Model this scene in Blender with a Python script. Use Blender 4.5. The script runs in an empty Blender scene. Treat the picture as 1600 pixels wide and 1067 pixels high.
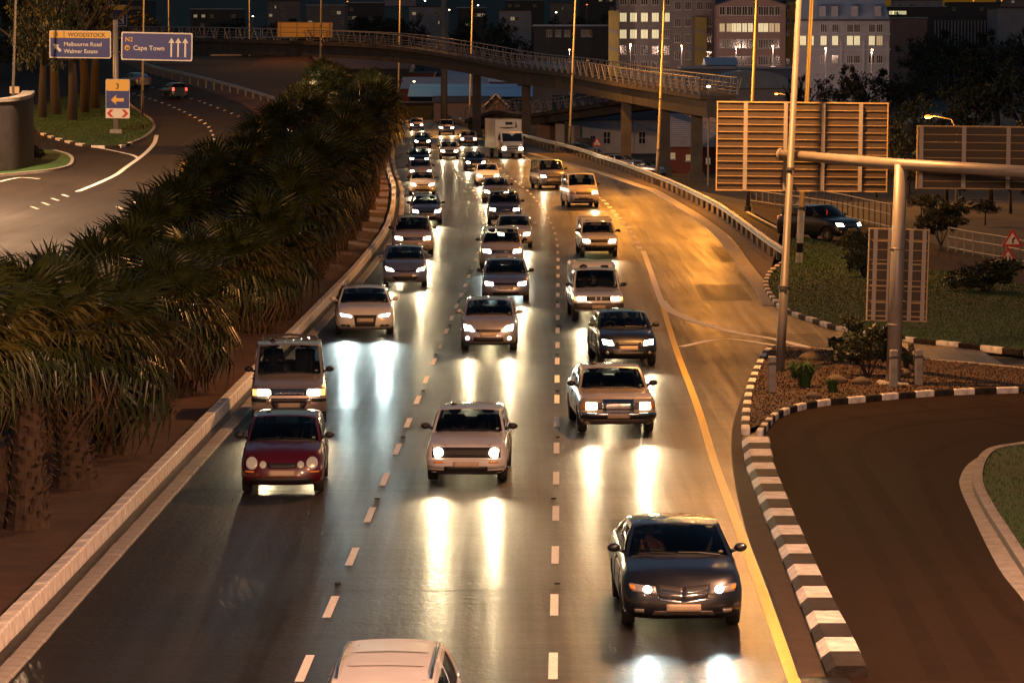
import bpy, bmesh, math, random
from mathutils import Vector, Matrix
R = math.radians
rnd = random.Random(7)
scene = bpy.context.scene
COL = scene.collection

# ------------------------------------------------------------------ camera
F, H, V0 = 5500.0, 8.7, 90.0          # focal length in photo pixels, camera height, row of the horizon
PITCH = math.atan((533.5 - V0) / F)
cam_data = bpy.data.cameras.new('camera')
cam_data.sensor_width = 36.0
cam_data.lens = 36.0 * F / 1600.0
cam_data.clip_start, cam_data.clip_end = 0.5, 12000.0
cam = bpy.data.objects.new('camera', cam_data)
COL.objects.link(cam)
cam.location = (0, 0, H)
cam.rotation_euler = (math.pi / 2 - PITCH, 0, 0)
scene.camera = cam

# ------------------------------------------------------------------ dusk sky and exposure
world = bpy.data.worlds.new('World')
scene.world = world
world.use_nodes = True
nt = world.node_tree
sky = nt.nodes.new('ShaderNodeTexSky')
sky.sky_type = 'NISHITA'
sky.sun_disc = False
sky.sun_elevation = R(1.6)
sky.sun_rotation = R(205)
sky.altitude = 50
sky.air_density, sky.dust_density, sky.ozone_density = 1.0, 0.8, 2.2
bgn = nt.nodes['Background']
nt.links.new(sky.outputs[0], bgn.inputs[0])
bgn.inputs[1].default_value = 0.13
vs = scene.view_settings
scene.display_settings.display_device = 'sRGB'
vs.view_transform, vs.look, vs.exposure, vs.gamma = 'Standard', 'None', -0.2, 1.0
vs.use_curve_mapping = False
scene.cycles.use_denoising = True
scene.cycles.use_light_tree = True
scene.cycles.sample_clamp_indirect = 4.0
scene.cycles.max_bounces = 6
scene.cycles.transparent_max_bounces = 12
scene.cycles.caustics_reflective = False
scene.cycles.caustics_refractive = False
SODIUM = (1.0, 0.37, 0.05)
LAMP_W = 19000.0
HEAD_W = 520.0

# ------------------------------------------------------------------ materials
MATS = {}
def mat(name, col, rough=0.6, metal=0.0, spec=0.5, var=0.0, vscale=3.0, bump=0.0, bscale=20.0, coat=0.0, emit=0.0, ecol=None, stretch=None, col2=None):
    if name in MATS: return MATS[name]
    m = bpy.data.materials.new(name); m.use_nodes = True
    n, l = m.node_tree.nodes, m.node_tree.links
    b = n['Principled BSDF']
    b.inputs['Base Color'].default_value = (*col, 1)
    b.inputs['Roughness'].default_value = rough
    b.inputs['Metallic'].default_value = metal
    b.inputs['Specular IOR Level'].default_value = spec
    b.inputs['Coat Weight'].default_value = coat
    b.inputs['Coat Roughness'].default_value = 0.05
    if emit:
        b.inputs['Emission Color'].default_value = (*(ecol or col), 1)
        b.inputs['Emission Strength'].default_value = emit
        m.cycles.emission_sampling = 'NONE'
    if var or bump or col2:
        tc = n.new('ShaderNodeTexCoord'); mp = n.new('ShaderNodeMapping')
        l.new(tc.outputs['Object'], mp.inputs[0])
        if stretch: mp.inputs['Scale'].default_value = stretch
    if var or col2:
        no = n.new('ShaderNodeTexNoise'); no.inputs['Scale'].default_value = vscale; no.inputs['Detail'].default_value = 5; no.inputs['Roughness'].default_value = 0.65
        l.new(mp.outputs[0], no.inputs['Vector'])
        rp = n.new('ShaderNodeValToRGB'); rp.color_ramp.elements[0].position = 0.3; rp.color_ramp.elements[1].position = 0.7
        c2 = col2 or [min(1, c * (1 + var)) for c in col]
        rp.color_ramp.elements[0].color = (*[c * (1 - var) for c in col], 1)
        rp.color_ramp.elements[1].color = (*c2, 1)
        l.new(no.outputs['Fac'], rp.inputs[0]); l.new(rp.outputs[0], b.inputs['Base Color'])
        mr = n.new('ShaderNodeMapRange'); mr.inputs[3].default_value = max(0.05, rough - 0.12); mr.inputs[4].default_value = min(1, rough + 0.12)
        l.new(no.outputs['Fac'], mr.inputs[0]); l.new(mr.outputs[0], b.inputs['Roughness'])
    if bump:
        nb = n.new('ShaderNodeTexNoise'); nb.inputs['Scale'].default_value = bscale; nb.inputs['Detail'].default_value = 4
        l.new(mp.outputs[0], nb.inputs['Vector'])
        bp = n.new('ShaderNodeBump'); bp.inputs['Strength'].default_value = bump; bp.inputs['Distance'].default_value = 0.02
        l.new(nb.outputs['Fac'], bp.inputs['Height']); l.new(bp.outputs[0], b.inputs['Normal'])
    MATS[name] = m
    return m

def road_mat(name, dark, light, r0, r1, bump, wet=0.0, spec=0.1):
    m = bpy.data.materials.new(name); m.use_nodes = True
    n, l = m.node_tree.nodes, m.node_tree.links
    b = n['Principled BSDF']
    tc = n.new('ShaderNodeTexCoord')
    def noise(scale, stretch, detail=4):
        mp = n.new('ShaderNodeMapping'); mp.inputs['Scale'].default_value = stretch
        l.new(tc.outputs['Object'], mp.inputs[0])
        t = n.new('ShaderNodeTexNoise'); t.inputs['Scale'].default_value = scale; t.inputs['Detail'].default_value = detail; t.inputs['Roughness'].default_value = 0.6
        l.new(mp.outputs[0], t.inputs['Vector']); return t.outputs['Fac']
    def mth(op, a, c):
        k = n.new('ShaderNodeMath'); k.operation = op
        for i, q in enumerate((a, c)):
            if isinstance(q, (int, float)): k.inputs[i].default_value = q
            else: l.new(q, k.inputs[i])
        return k.outputs[0]
    tracks = noise(1.0, (0.9, 0.025, 1))           # worn wheel paths along the road
    streak = noise(1.0, (7.0, 0.10, 1), 3)         # thin streaks left by tyres
    patch = noise(0.16, (1, 0.35, 1), 6)           # damp patches
    cross = noise(1.0, (0.25, 2.2, 1), 3)          # brushed cross texture
    fine = noise(9.0, (1, 1, 1), 3)
    s = mth('ADD', mth('MULTIPLY', tracks, 0.32), mth('ADD', mth('MULTIPLY', patch, 0.36), mth('ADD', mth('MULTIPLY', cross, 0.16), mth('MULTIPLY', streak, 0.16))))
    mr = n.new('ShaderNodeMapRange'); mr.inputs[1].default_value = 0.40; mr.inputs[2].default_value = 0.60
    mr.inputs[3].default_value = r0; mr.inputs[4].default_value = r1
    l.new(s, mr.inputs[0])
    l.new(mth('ADD', mr.outputs[0], mth('MULTIPLY', mth('SUBTRACT', fine, 0.5), 0.12)), b.inputs['Roughness'])
    rp = n.new('ShaderNodeValToRGB')
    rp.color_ramp.elements[0].position = 0.38; rp.color_ramp.elements[1].position = 0.66
    rp.color_ramp.elements[0].color = (*dark, 1); rp.color_ramp.elements[1].color = (*light, 1)
    l.new(mth('ADD', mth('MULTIPLY', s, 0.7), mth('MULTIPLY', fine, 0.3)), rp.inputs[0]); l.new(rp.outputs[0], b.inputs['Base Color'])
    bp = n.new('ShaderNodeBump'); bp.inputs['Strength'].default_value = bump; bp.inputs['Distance'].default_value = 0.03
    l.new(mth('ADD', mth('MULTIPLY', noise(9.0, (1, 0.6, 1), 4), 0.8), mth('MULTIPLY', noise(1.0, (1.0, 3.5, 1), 4), 0.35)), bp.inputs['Height']); l.new(bp.outputs[0], b.inputs['Normal'])
    b.inputs['Specular IOR Level'].default_value = spec
    if wet:
        ts = n.new('ShaderNodeMapRange'); ts.inputs[1].default_value = 0.38; ts.inputs[2].default_value = 0.62; ts.inputs[3].default_value = 0.03; ts.inputs[4].default_value = spec * 2.0
        l.new(mth('ADD', mth('MULTIPLY', noise(1.0, (0.75, 0.012, 1), 3), 0.75), mth('MULTIPLY', noise(0.5, (1, .3, 1), 5), 0.25)), ts.inputs[0]); l.new(ts.outputs[0], b.inputs['Specular IOR Level'])  # shadow stripes between lanes put in as bands of weaker sheen
        wr = n.new('ShaderNodeMapRange'); wr.inputs[1].default_value = 0.36; wr.inputs[2].default_value = 0.66
        wr.inputs[3].default_value = wet; wr.inputs[4].default_value = wet * 0.10
        l.new(s, wr.inputs[0])
        sk = n.new('ShaderNodeMapRange'); sk.inputs[1].default_value = 0.35; sk.inputs[2].default_value = 0.65; sk.inputs[3].default_value = 0.35; sk.inputs[4].default_value = 1.0
        l.new(noise(1.0, (4.5, 0.05, 1), 4), sk.inputs[0])
        gr = n.new('ShaderNodeMapRange'); gr.inputs[1].default_value = 0.3; gr.inputs[2].default_value = 0.7; gr.inputs[3].default_value = 0.45; gr.inputs[4].default_value = 1.0
        l.new(noise(5.0, (1, .45, 1), 4), gr.inputs[0])
        l.new(mth('MULTIPLY', wr.outputs[0], mth('MULTIPLY', sk.outputs[0], gr.outputs[0])), b.inputs['Coat Weight'])
        b.inputs['Coat Roughness'].default_value = 0.27; b.inputs['Coat IOR'].default_value = 1.33
        b2 = n.new('ShaderNodeBump'); b2.inputs['Strength'].default_value = 0.28; b2.inputs['Distance'].default_value = 0.03
        l.new(bp.inputs['Height'].links[0].from_socket, b2.inputs['Height']); l.new(b2.outputs[0], b.inputs['Coat Normal'])
    MATS[name] = m
    return m

def glass_mat(name, tint, refl=1.0):
    m = bpy.data.materials.new(name); m.use_nodes = True
    n, l = m.node_tree.nodes, m.node_tree.links
    n.remove(n['Principled BSDF'])
    out = n['Material Output']
    tr = n.new('ShaderNodeBsdfTransparent'); tr.inputs[0].default_value = (*tint, 1)
    gl = n.new('ShaderNodeBsdfGlossy'); gl.inputs['Roughness'].default_value = 0.03
    fr = n.new('ShaderNodeFresnel'); fr.inputs[0].default_value = 1.5
    mx = n.new('ShaderNodeMixShader')
    l.new(fr.outputs[0], mx.inputs[0]); l.new(tr.outputs[0], mx.inputs[1]); l.new(gl.outputs[0], mx.inputs[2])
    l.new(mx.outputs[0], out.inputs[0])
    MATS[name] = m
    return m

M_ROAD = road_mat('wet_asphalt', (0.004, 0.0036, 0.0033), (0.019, 0.016, 0.013), 0.46, 0.68, 0.5, 1.0, 0.24)
M_SLIP = road_mat('dry_asphalt', (0.014, 0.0085, 0.006), (0.036, 0.022, 0.015), 0.74, 0.88, 0.25, 0, .03)
M_LEFTROAD = road_mat('damp_asphalt', (0.018, 0.015, 0.013), (0.040, 0.032, 0.026), 0.6, 0.78, 0.25, 0, .06)
M_SOIL = mat('red_soil', (0.075, 0.036, 0.021), 0.95, var=0.45, vscale=1.3, bump=0.7, bscale=8)
M_MULCH = mat('dry_mulch', (0.055, 0.030, 0.013), 0.95, var=0.7, vscale=6, bump=1.0, bscale=14)
M_GROUND = mat('dark_ground', (0.045, 0.04, 0.028), 0.95, var=0.5, vscale=0.05, bump=0.3, bscale=1)
M_GRASS = mat('lawn', (0.016, 0.056, 0.003), 0.9, var=0.35, vscale=0.5, bump=0.5, bscale=18)
M_BLADE = mat('grass_blade', (0.013, 0.048, 0.003), 0.8, var=0.4, vscale=0.8)
M_PAINT = mat('road_paint', (0.75, 0.72, 0.66), 0.55, var=0.22, vscale=9)
M_YELLOW = mat('yellow_road_paint', (0.62, 0.40, 0.04), 0.5, var=0.2, vscale=7)
M_KW = mat('white_kerb_paint', (0.70, 0.66, 0.60), 0.7, var=0.38, vscale=4, bump=0.3, bscale=30)
M_KB = mat('black_kerb_paint', (0.018, 0.016, 0.015), 0.8, spec=0.2, var=0.5, vscale=4, col2=(.045, .036, .03), bump=0.3, bscale=30)
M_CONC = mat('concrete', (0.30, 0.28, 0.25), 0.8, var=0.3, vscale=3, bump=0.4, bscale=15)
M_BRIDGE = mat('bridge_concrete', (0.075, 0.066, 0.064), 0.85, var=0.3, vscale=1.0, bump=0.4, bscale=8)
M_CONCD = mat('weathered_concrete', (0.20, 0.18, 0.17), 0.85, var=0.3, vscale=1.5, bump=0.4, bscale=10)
M_VERGE = mat('gravel_verge', (0.085, 0.065, 0.05), 0.95, var=0.4, vscale=2, bump=0.8, bscale=18)
M_GALV = mat('galvanised_steel', (0.55, 0.54, 0.52), 0.38, metal=0.85, var=0.12, vscale=2)
M_FENCE = mat('fence_paint', (0.16, 0.15, 0.14), 0.6)
M_LAMPPOLE = mat('lamp_pole_paint', (0.105, 0.10, 0.10), 0.5, metal=0.1, var=0.15, vscale=2)
M_RAILING = mat('bridge_railing_paint', (0.26, 0.25, 0.27), 0.5, metal=0.2)
M_POLE = mat('pole_paint', (0.27, 0.25, 0.23), 0.45, metal=0.2, var=0.12, vscale=2)
M_STEEL = mat('dark_steel', (0.10, 0.09, 0.085), 0.55, metal=0.5)
M_ALUB = mat('sign_back_aluminium', (0.05, 0.036, 0.026), 0.6, metal=0.1, var=0.15, vscale=3)
M_ALUE = mat('sign_flange_aluminium', (0.42, 0.29, 0.13), 0.5, metal=0.15)
M_BLACK = mat('black_plastic', (0.018, 0.018, 0.019), 0.5)
M_RUBBER = mat('tyre_rubber', (0.014, 0.014, 0.014), 0.85)
M_RIM = mat('alloy_rim', (0.45, 0.45, 0.45), 0.35, metal=0.9)
M_CHROME = mat('chrome', (0.7, 0.7, 0.72), 0.12, metal=1.0)
M_PLATE = mat('number_plate', (0.45, 0.36, 0.25), 0.5, var=0.12, vscale=14)
M_SEAT = mat('seat_fabric', (0.03, 0.03, 0.034), 0.9)
M_DASH = mat('dashboard_plastic', (0.02, 0.02, 0.022), 0.7)
M_GLASS = glass_mat('tinted_glass', (0.54, 0.60, 0.61))
M_DISC = mat('licence_disc_paper', (0.75, 0.72, 0.6), 0.6)
M_LENS_OFF = mat('headlamp_lens', (0.45, 0.42, 0.38), 0.15, metal=0.5, coat=1)
M_AMBER = mat('amber_lens', (0.75, 0.28, 0.04), 0.25, coat=0.6)
M_AMBER_ON = mat('amber_lamp_on', (1, 0.5, 0.1), 0.3, emit=3.0, ecol=(1, 0.5, 0.12))
M_RED_ON = mat('tail_lamp_on', (0.8, 0.02, 0.01), 0.3, emit=5.0, ecol=(1, 0.05, 0.03))
M_WARM_ON = mat('headlamp_on_warm', (1, 0.9, 0.7), 0.3, emit=34.0, ecol=(1, 0.84, 0.58))
M_COOL_ON = mat('headlamp_on_white', (1, 1, 1), 0.3, emit=34.0, ecol=(0.82, 0.97, 1.0))
M_DIM_ON = mat('headlamp_parking', (0.35, 0.30, 0.25), 0.2, metal=0.3, emit=0.22, ecol=(1, 0.72, 0.45))
M_SODIUM_ON = mat('sodium_lamp_lens', (1, 0.6, 0.25), 0.4, emit=2.2, ecol=(1, 0.27, 0.02))
M_FLOOD_ON = mat('white_lamp_lens', (1, 1, 0.9), 0.4, emit=14.0, ecol=(0.85, 1.0, 0.8))
M_WARMPT_ON = mat('warm_lamp_lens', (1, 0.8, 0.5), 0.4, emit=14.0, ecol=(1.0, 0.72, 0.36))
M_BLUE = mat('sign_blue', (0.003, 0.017, 0.20), 0.5)
M_SIGNY = mat('sign_yellow', (0.80, 0.46, 0.06), 0.5)
M_SIGNW = mat('sign_white', (0.78, 0.72, 0.62), 0.5)
M_SIGNK = mat('sign_black', (0.02, 0.02, 0.02), 0.5)
M_SIGNR = mat('sign_red', (0.55, 0.02, 0.015), 0.5)
M_BARK = mat('bark', (0.03, 0.022, 0.016), 0.95, var=0.4, vscale=4, bump=0.8, bscale=9)
M_PALMBARK = mat('palm_bark', (0.062, 0.040, 0.026), 0.95, var=0.45, vscale=7, bump=0.8, bscale=14)
M_FROND = mat('palm_frond_green', (0.032, 0.044, 0.009), 0.38, var=0.45, vscale=1.5)
M_FROND2 = mat('palm_frond_olive', (0.075, 0.066, 0.014), 0.38, var=0.4, vscale=1.5)
M_FRONDD = mat('palm_frond_dry', (0.075, 0.045, 0.020), 0.7, var=0.4, vscale=2)
M_LEAF = mat('tree_leaf', (0.022, 0.030, 0.012), 0.55, var=0.5, vscale=0.6)
M_LEAF2 = mat('shrub_leaf', (0.035, 0.045, 0.02), 0.5, var=0.5, vscale=1.5)
M_STONE = mat('garden_stone', (0.10, 0.08, 0.06), 0.85, var=0.25, vscale=5, bump=0.5, bscale=9)
M_SKIN = mat('skin', (0.32, 0.19, 0.13), 0.55)
M_CLOTH_D = mat('dark_cloth', (0.03, 0.03, 0.04), 0.9)
M_CLOTH_O = mat('salmon_cloth', (0.5, 0.22, 0.14), 0.9)
M_HAIR = mat('hair', (0.015, 0.012, 0.01), 0.6)

# ------------------------------------------------------------------ mesh helper
class MB:
    """collects faces and links them as ONE mesh object"""
    def __init__(s): s.v = []; s.f = []; s.m = []
    def add(s, vs, fs, mi=0):
        o = len(s.v); s.v += [tuple(p) for p in vs]
        for f in fs: s.f.append(tuple(i + o for i in f)); s.m.append(mi)
    def box(s, c, d, mi=0, M=None):
        x, y, z = d[0] / 2, d[1] / 2, d[2] / 2
        vs = [Vector((a * x, b * y, e * z)) for a in (-1, 1) for b in (-1, 1) for e in (-1, 1)]
        if M is not None: vs = [M @ p for p in vs]
        vs = [p + Vector(c) for p in vs]
        s.add(vs, [(0, 1, 3, 2), (4, 6, 7, 5), (0, 4, 5, 1), (2, 3, 7, 6), (0, 2, 6, 4), (1, 5, 7, 3)], mi)
    def rbox(s, c, d, r=0.03, mi=0, M=None):
        """box with chamfered upright edges and a chamfered top"""
        x, y, z = d[0] / 2, d[1] / 2, d[2] / 2
        r = min(r, x * .8, y * .8, z * .8)
        def ring(k, zz):
            return [Vector((a, b, zz)) for a, b in ((x - r - k, -y + k), (x - k, -y + r + k), (x - k, y - r - k), (x - r - k, y - k), (-x + r + k, y - k), (-x + k, y - r - k), (-x + k, -y + r + k), (-x + r + k, -y + k))]
        vs = ring(r * .7, -z) + ring(0, -z + r) + ring(0, z - r) + ring(r * .7, z)
        if M is not None: vs = [M @ p for p in vs]
        vs = [p + Vector(c) for p in vs]
        fs = [tuple(range(7, -1, -1)), tuple(range(24, 32))]
        for k in range(3):
            for i in range(8):
                j = (i + 1) % 8
                fs.append((k * 8 + i, k * 8 + j, k * 8 + 8 + j, k * 8 + 8 + i))
        s.add(vs, fs, mi)
    def tube(s, p0, p1, r0, r1=None, n=8, mi=0, caps=True):
        s.path([p0, p1], [r0, r0 if r1 is None else r1], n, mi, caps)
    def path(s, pts, rad, n=8, mi=0, caps=True):
        pts = [Vector(p) for p in pts]
        if not isinstance(rad, (list, tuple)): rad = [rad] * len(pts)
        vs, fs = [], []
        for k, p in enumerate(pts):
            t = (pts[min(k + 1, len(pts) - 1)] - pts[max(k - 1, 0)]).normalized()
            a = t.orthogonal().normalized() if abs(t.z) < 0.95 else Vector((1, 0, 0))
            a = (a - t * a.dot(t)).normalized()
            if abs(t.z) < 0.95:
                a = Vector((0, 0, 1)).cross(t).normalized()
            b = t.cross(a)
            for i in range(n):
                w = 2 * math.pi * i / n
                vs.append(p + (a * math.cos(w) + b * math.sin(w)) * rad[k])
        for k in range(len(pts) - 1):
            for i in range(n):
                j = (i + 1) % n
                fs.append((k * n + i, k * n + j, k * n + n + j, k * n + n + i))
        if caps:
            fs.append(tuple(range(n - 1, -1, -1))); fs.append(tuple(range((len(pts) - 1) * n, len(pts) * n)))
        s.add(vs, fs, mi)
    def grid(s, fn, us, vs_, mi=0, skip=None):
        nu, nv = len(us), len(vs_)
        vv = [fn(u, v) for v in vs_ for u in us]
        fs = []
        for j in range(nv - 1):
            for i in range(nu - 1):
                if skip and skip((us[i] + us[i + 1]) / 2, (vs_[j] + vs_[j + 1]) / 2): continue
                fs.append((j * nu + i, j * nu + i + 1, (j + 1) * nu + i + 1, (j + 1) * nu + i))
        s.add(vv, fs, mi)
    def ball(s, c, r, nu=10, nv=7, mi=0, sq=(1, 1, 1)):
        vs = [(c[0], c[1], c[2] - r * sq[2])]
        for j in range(1, nv):
            p = math.pi * j / nv
            for i in range(nu):
                w = 2 * math.pi * i / nu
                vs.append((c[0] + r * sq[0] * math.sin(p) * math.cos(w), c[1] + r * sq[1] * math.sin(p) * math.sin(w), c[2] - r * sq[2] * math.cos(p)))
        vs.append((c[0], c[1], c[2] + r * sq[2]))
        fs = [(0, 1 + (i + 1) % nu, 1 + i) for i in range(nu)]
        for j in range(nv - 2):
            for i in range(nu):
                a = 1 + j * nu; k = (i + 1) % nu
                fs.append((a + i, a + k, a + nu + k, a + nu + i))
        e = len(vs) - 1; a = 1 + (nv - 2) * nu
        fs += [(e, a + i, a + (i + 1) % nu) for i in range(nu)]
        s.add(vs, fs, mi)
    def prism(s, poly, z0, z1, mi=0, M=None):
        """extrude a 2D polygon between two heights"""
        n = len(poly)
        vs = [Vector((p[0], p[1], z0)) for p in poly] + [Vector((p[0], p[1], z1)) for p in poly]
        if M is not None: vs = [M @ p for p in vs]
        fs = [tuple(range(n - 1, -1, -1)), tuple(range(n, 2 * n))] + [(i, (i + 1) % n, n + (i + 1) % n, n + i) for i in range(n)]
        s.add(vs, fs, mi)
    def mesh(s, name, mats, smooth=False, merge=0.0, bevel=None, zmin=-9):
        me = bpy.data.meshes.new(name)
        me.from_pydata(s.v, [], s.f)
        mats = mats if isinstance(mats, (list, tuple)) else [mats]
        for m in mats: me.materials.append(m)
        if len(mats) > 1: me.polygons.foreach_set('material_index', s.m)
        if merge or bevel:
            bm = bmesh.new(); bm.from_mesh(me)
            if merge: bmesh.ops.remove_doubles(bm, verts=bm.verts, dist=merge)
            bmesh.ops.dissolve_degenerate(bm, edges=bm.edges, dist=1e-5)
            bmesh.ops.recalc_face_normals(bm, faces=bm.faces)
            if bevel:
                es = [e for e in bm.edges if len(e.link_faces) == 2 and e.calc_face_angle(0) > bevel[1] and min(v.co.z for v in e.verts) > zmin]
                if es: bmesh.ops.bevel(bm, geom=es, offset=bevel[0], segments=2, affect='EDGES', clamp_overlap=True, profile=0.6)
            bm.to_mesh(me); bm.free()
        if smooth: me.polygons.foreach_set('use_smooth', [True] * len(me.polygons))
        me.update()
        return me
    def build(s, name, mats, parent=None, smooth=False, **k):
        return link(name, s.mesh(name, mats, smooth, **k), parent)

def link(name, me, parent=None, loc=None, rot=None, scale=None):
    o = bpy.data.objects.new(name, me); COL.objects.link(o)
    if parent is not None: o.parent = parent
    if loc is not None: o.location = loc
    if rot is not None: o.rotation_euler = rot
    if scale is not None: o.scale = scale
    return o
def tag(o, label=None, cat=None, group=None, kind=None):
    if label: o['label'] = label
    if cat: o['category'] = cat
    if group: o['group'] = group
    if kind: o['kind'] = kind
    return o
def thing(name, label, cat, loc=(0, 0, 0), rz=0.0, group=None):
    o = link(name, None, None, loc, (0, 0, rz)); o.empty_display_size = 0.3
    return tag(o, label, cat, group)
def copy_tree(o, parent=None):
    c = o.copy(); COL.objects.link(c); c.parent = parent
    for ch in list(o.children): copy_tree(ch, c)
    return c
def lerp(a, b, t): return a + (b - a) * t
def sstep(t): t = max(0.0, min(1.0, t)); return t * t * (3 - 2 * t)
def interp(tab, x):
    if x <= tab[0][0]: return tab[0][1]
    for (a, p), (b, q) in zip(tab, tab[1:]):
        if x <= b: return p + (q - p) * (x - a) / (b - a)
    return tab[-1][1]
TEXTS = {}
def text_mesh(s, m, size=1.0, align='LEFT'):
    key = (s, m.name, size, align)
    if key not in TEXTS:
        cu = bpy.data.curves.new('lettering', 'FONT'); cu.body = s; cu.size = size; cu.extrude = 0.008; cu.offset = 0.014 * size; cu.align_x = align; cu.resolution_u = 3
        t = bpy.data.objects.new('lettering', cu); COL.objects.link(t)
        me = bpy.data.meshes.new_from_object(t.evaluated_get(bpy.context.evaluated_depsgraph_get()))
        bpy.data.objects.remove(t); bpy.data.curves.remove(cu)
        me.materials.clear(); me.materials.append(m)
        TEXTS[key] = me
    return TEXTS[key]

# ------------------------------------------------------------------ where things stand: the lie of the land
def line_pts(px): return sorted(((H * F / (v - V0)), (u - 800) * H / (v - V0)) for u, v in px)
LINE2 = [(-80, -1.4)] + line_pts([(865, 1055), (867, 965), (868, 883), (870, 757), (870, 660), (871, 560), (872, 440), (872, 378), (868, 358), (856, 338), (836, 308), (816, 289), (802, 282)]) + [(300, -2.1), (440, -6.5), (520, -10.5), (640, -18)]
def smooth_tab(tab, w):
    xs = [tab[0][0] + i * 4 for i in range(int((tab[-1][0] - tab[0][0]) / 4) + 1)]
    return [(x, sum(interp(tab, x + d) for d in (-w, -w / 2, 0, w / 2, w)) / 5) for x in xs]
LINE2 = smooth_tab(LINE2, 14)
def line2(d): return interp(LINE2, d)
def kerb_x(d): return line2(d) - interp([(50, 8.25), (140, 8.2), (220, 8.75), (300, 8.6), (640, 8.4)], d)
def heading(d):
    return math.atan2(-(line2(d + 6) - line2(d - 6)), 12.0)
GUARD = smooth_tab(sorted([(-80, 13.5), (100, 12.0), (130, 11.6), (147.7, 11.3), (191, 11.4), (224.6, 10.5), (265, 8.6), (312, 5.7), (360, 1.6), (412, -3), (504, -10.5), (640, -20)]), 8)
def guard_x(d): return interp(GUARD, d)
def rise(d):
    s = max(0.0, d - 225.0)
    return min(9.0, s * s / (s + 20.0) * 0.048)
def G(x, y):
    z = 0.0
    if y > 225: z += rise(y) * sstep((kerb_x(y) - 2.5 - x) / 7.0)
    if y > 195: z -= 1.6 * sstep((x - guard_x(y) - 1.2) / 6.0) * sstep((y - 200) / 70.0)
    if y > 900:
        t = sstep((y - 900) / 1900.0)
        z += t * (64 - 20 * sstep((x / y - 0.05) / 0.06)) + 2.5 * t * math.sin(x * 0.011 + y * 0.004)
    return z
CP, SP = math.cos(PITCH), math.sin(PITCH)
def ray(u, v):
    a, b = (u - 800) / F, (533.5 - v) / F
    d = Vector((a, CP + b * SP, -SP + b * CP))
    return d / d.y
def at(u, v, d):
    """the point of the pixel's ray at distance d"""
    r = ray(u, v); return Vector((r.x * d, d, H + r.z * d))
def gp(u, v, dz=0.0):
    """the point of the land seen at a pixel"""
    r = ray(u, v); d, st = 20.0, 2.0
    while d < 2600:
        if H + r.z * d <= G(r.x * d, d) + dz: break
        d += st
    lo, hi = d - st, d
    for _ in range(24):
        m = (lo + hi) / 2
        if H + r.z * m <= G(r.x * m, m) + dz: hi = m
        else: lo = m
    return Vector((r.x * hi, hi, G(r.x * hi, hi) + dz))
def resample(pts, step):
    out = [Vector(pts[0])]; acc = 0.0
    for a, b in zip(pts, pts[1:]):
        a, b = Vector(a), Vector(b); L = (b - a).length
        if L < 1e-6: continue
        d = step - acc
        while d <= L:
            out.append(a + (b - a) * (d / L)); d += step
        acc = (acc + L) % step
    if (out[-1] - Vector(pts[-1])).length > step * 0.3: out.append(Vector(pts[-1]))
    return out
def catmull(pts, n=6):
    p = [Vector(q) for q in pts]; out = []
    for i in range(len(p) - 1):
        a, b, c, d = p[max(i - 1, 0)], p[i], p[i + 1], p[min(i + 2, len(p) - 1)]
        for k in range(n):
            t = k / n
            out.append(0.5 * ((2 * b) + (c - a) * t + (2 * a - 5 * b + 4 * c - d) * t * t + (3 * b - a - 3 * c + d) * t ** 3))
    out.append(p[-1]); return out
def gpath(px, n=6): return catmull([gp(u, v) for u, v in px], n)
def sides(path):
    out = []
    for k, p in enumerate(path):
        t = path[min(k + 1, len(path) - 1)] - path[max(k - 1, 0)]
        t.z = 0; t.normalize(); out.append(Vector((t.y, -t.x, 0)))
    return out
def ribbon(mb, path, a, b, off, mi=0):
    """flat band between two side offsets of a path, laid on the land"""
    ns = sides(path); vs = []
    for p, n in zip(path, ns):
        for w in (a, b):
            q = p + n * w; vs.append((q.x, q.y, G(q.x, q.y) + off))
    mb.add(vs, [(2 * i, 2 * i + 2, 2 * i + 3, 2 * i + 1) for i in range(len(path) - 1)], mi)
def profile_sweep(mb, path, prof, mi=0, caps=True):
    """sweep a cross section [(side offset, height)] along a path on the land"""
    ns = sides(path); n = len(prof); vs = []
    for p, nn in zip(path, ns):
        for w, h in prof:
            q = p + nn * w; vs.append((q.x, q.y, G(p.x, p.y) + h))
    fs = [(k * n + i, k * n + n + i, k * n + n + i + 1, k * n + i + 1) for k in range(len(path) - 1) for i in range(n - 1)]
    if caps: fs += [tuple(range(n)), tuple(range(len(path) * n - 1, (len(path) - 1) * n - 1, -1))]
    mb.add(vs, fs, mi)
def sheet(name, outline, off, m, step=None, kind='structure'):
    """fill an outline of ground points; step > 0 cuts it along x and y so that it follows the land"""
    bm = bmesh.new()
    vs = [bm.verts.new((p[0], p[1], 0)) for p in outline]
    f = bm.faces.new(vs); bmesh.ops.triangulate(bm, faces=[f])
    if step:
        xs = [p[0] for p in outline]; ys = [p[1] for p in outline]
        for ax, lo, hi in ((0, min(xs), max(xs)), (1, min(ys), max(ys))):
            c = lo + step[ax]
            while c < hi:
                co = [0, 0, 0]; co[ax] = c; no = [0, 0, 0]; no[ax] = 1
                bmesh.ops.bisect_plane(bm, geom=bm.verts[:] + bm.edges[:] + bm.faces[:], plane_co=co, plane_no=no)
                c += step[ax]
    for v in bm.verts: v.co.z = G(v.co.x, v.co.y) + off
    bmesh.ops.recalc_face_normals(bm, faces=bm.faces)
    me = bpy.data.meshes.new(name); bm.to_mesh(me); bm.free()
    if sum(p.normal.z for p in me.polygons) < 0: me.flip_normals()
    me.materials.append(m)
    return tag(link(name, me), kind=kind)

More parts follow.
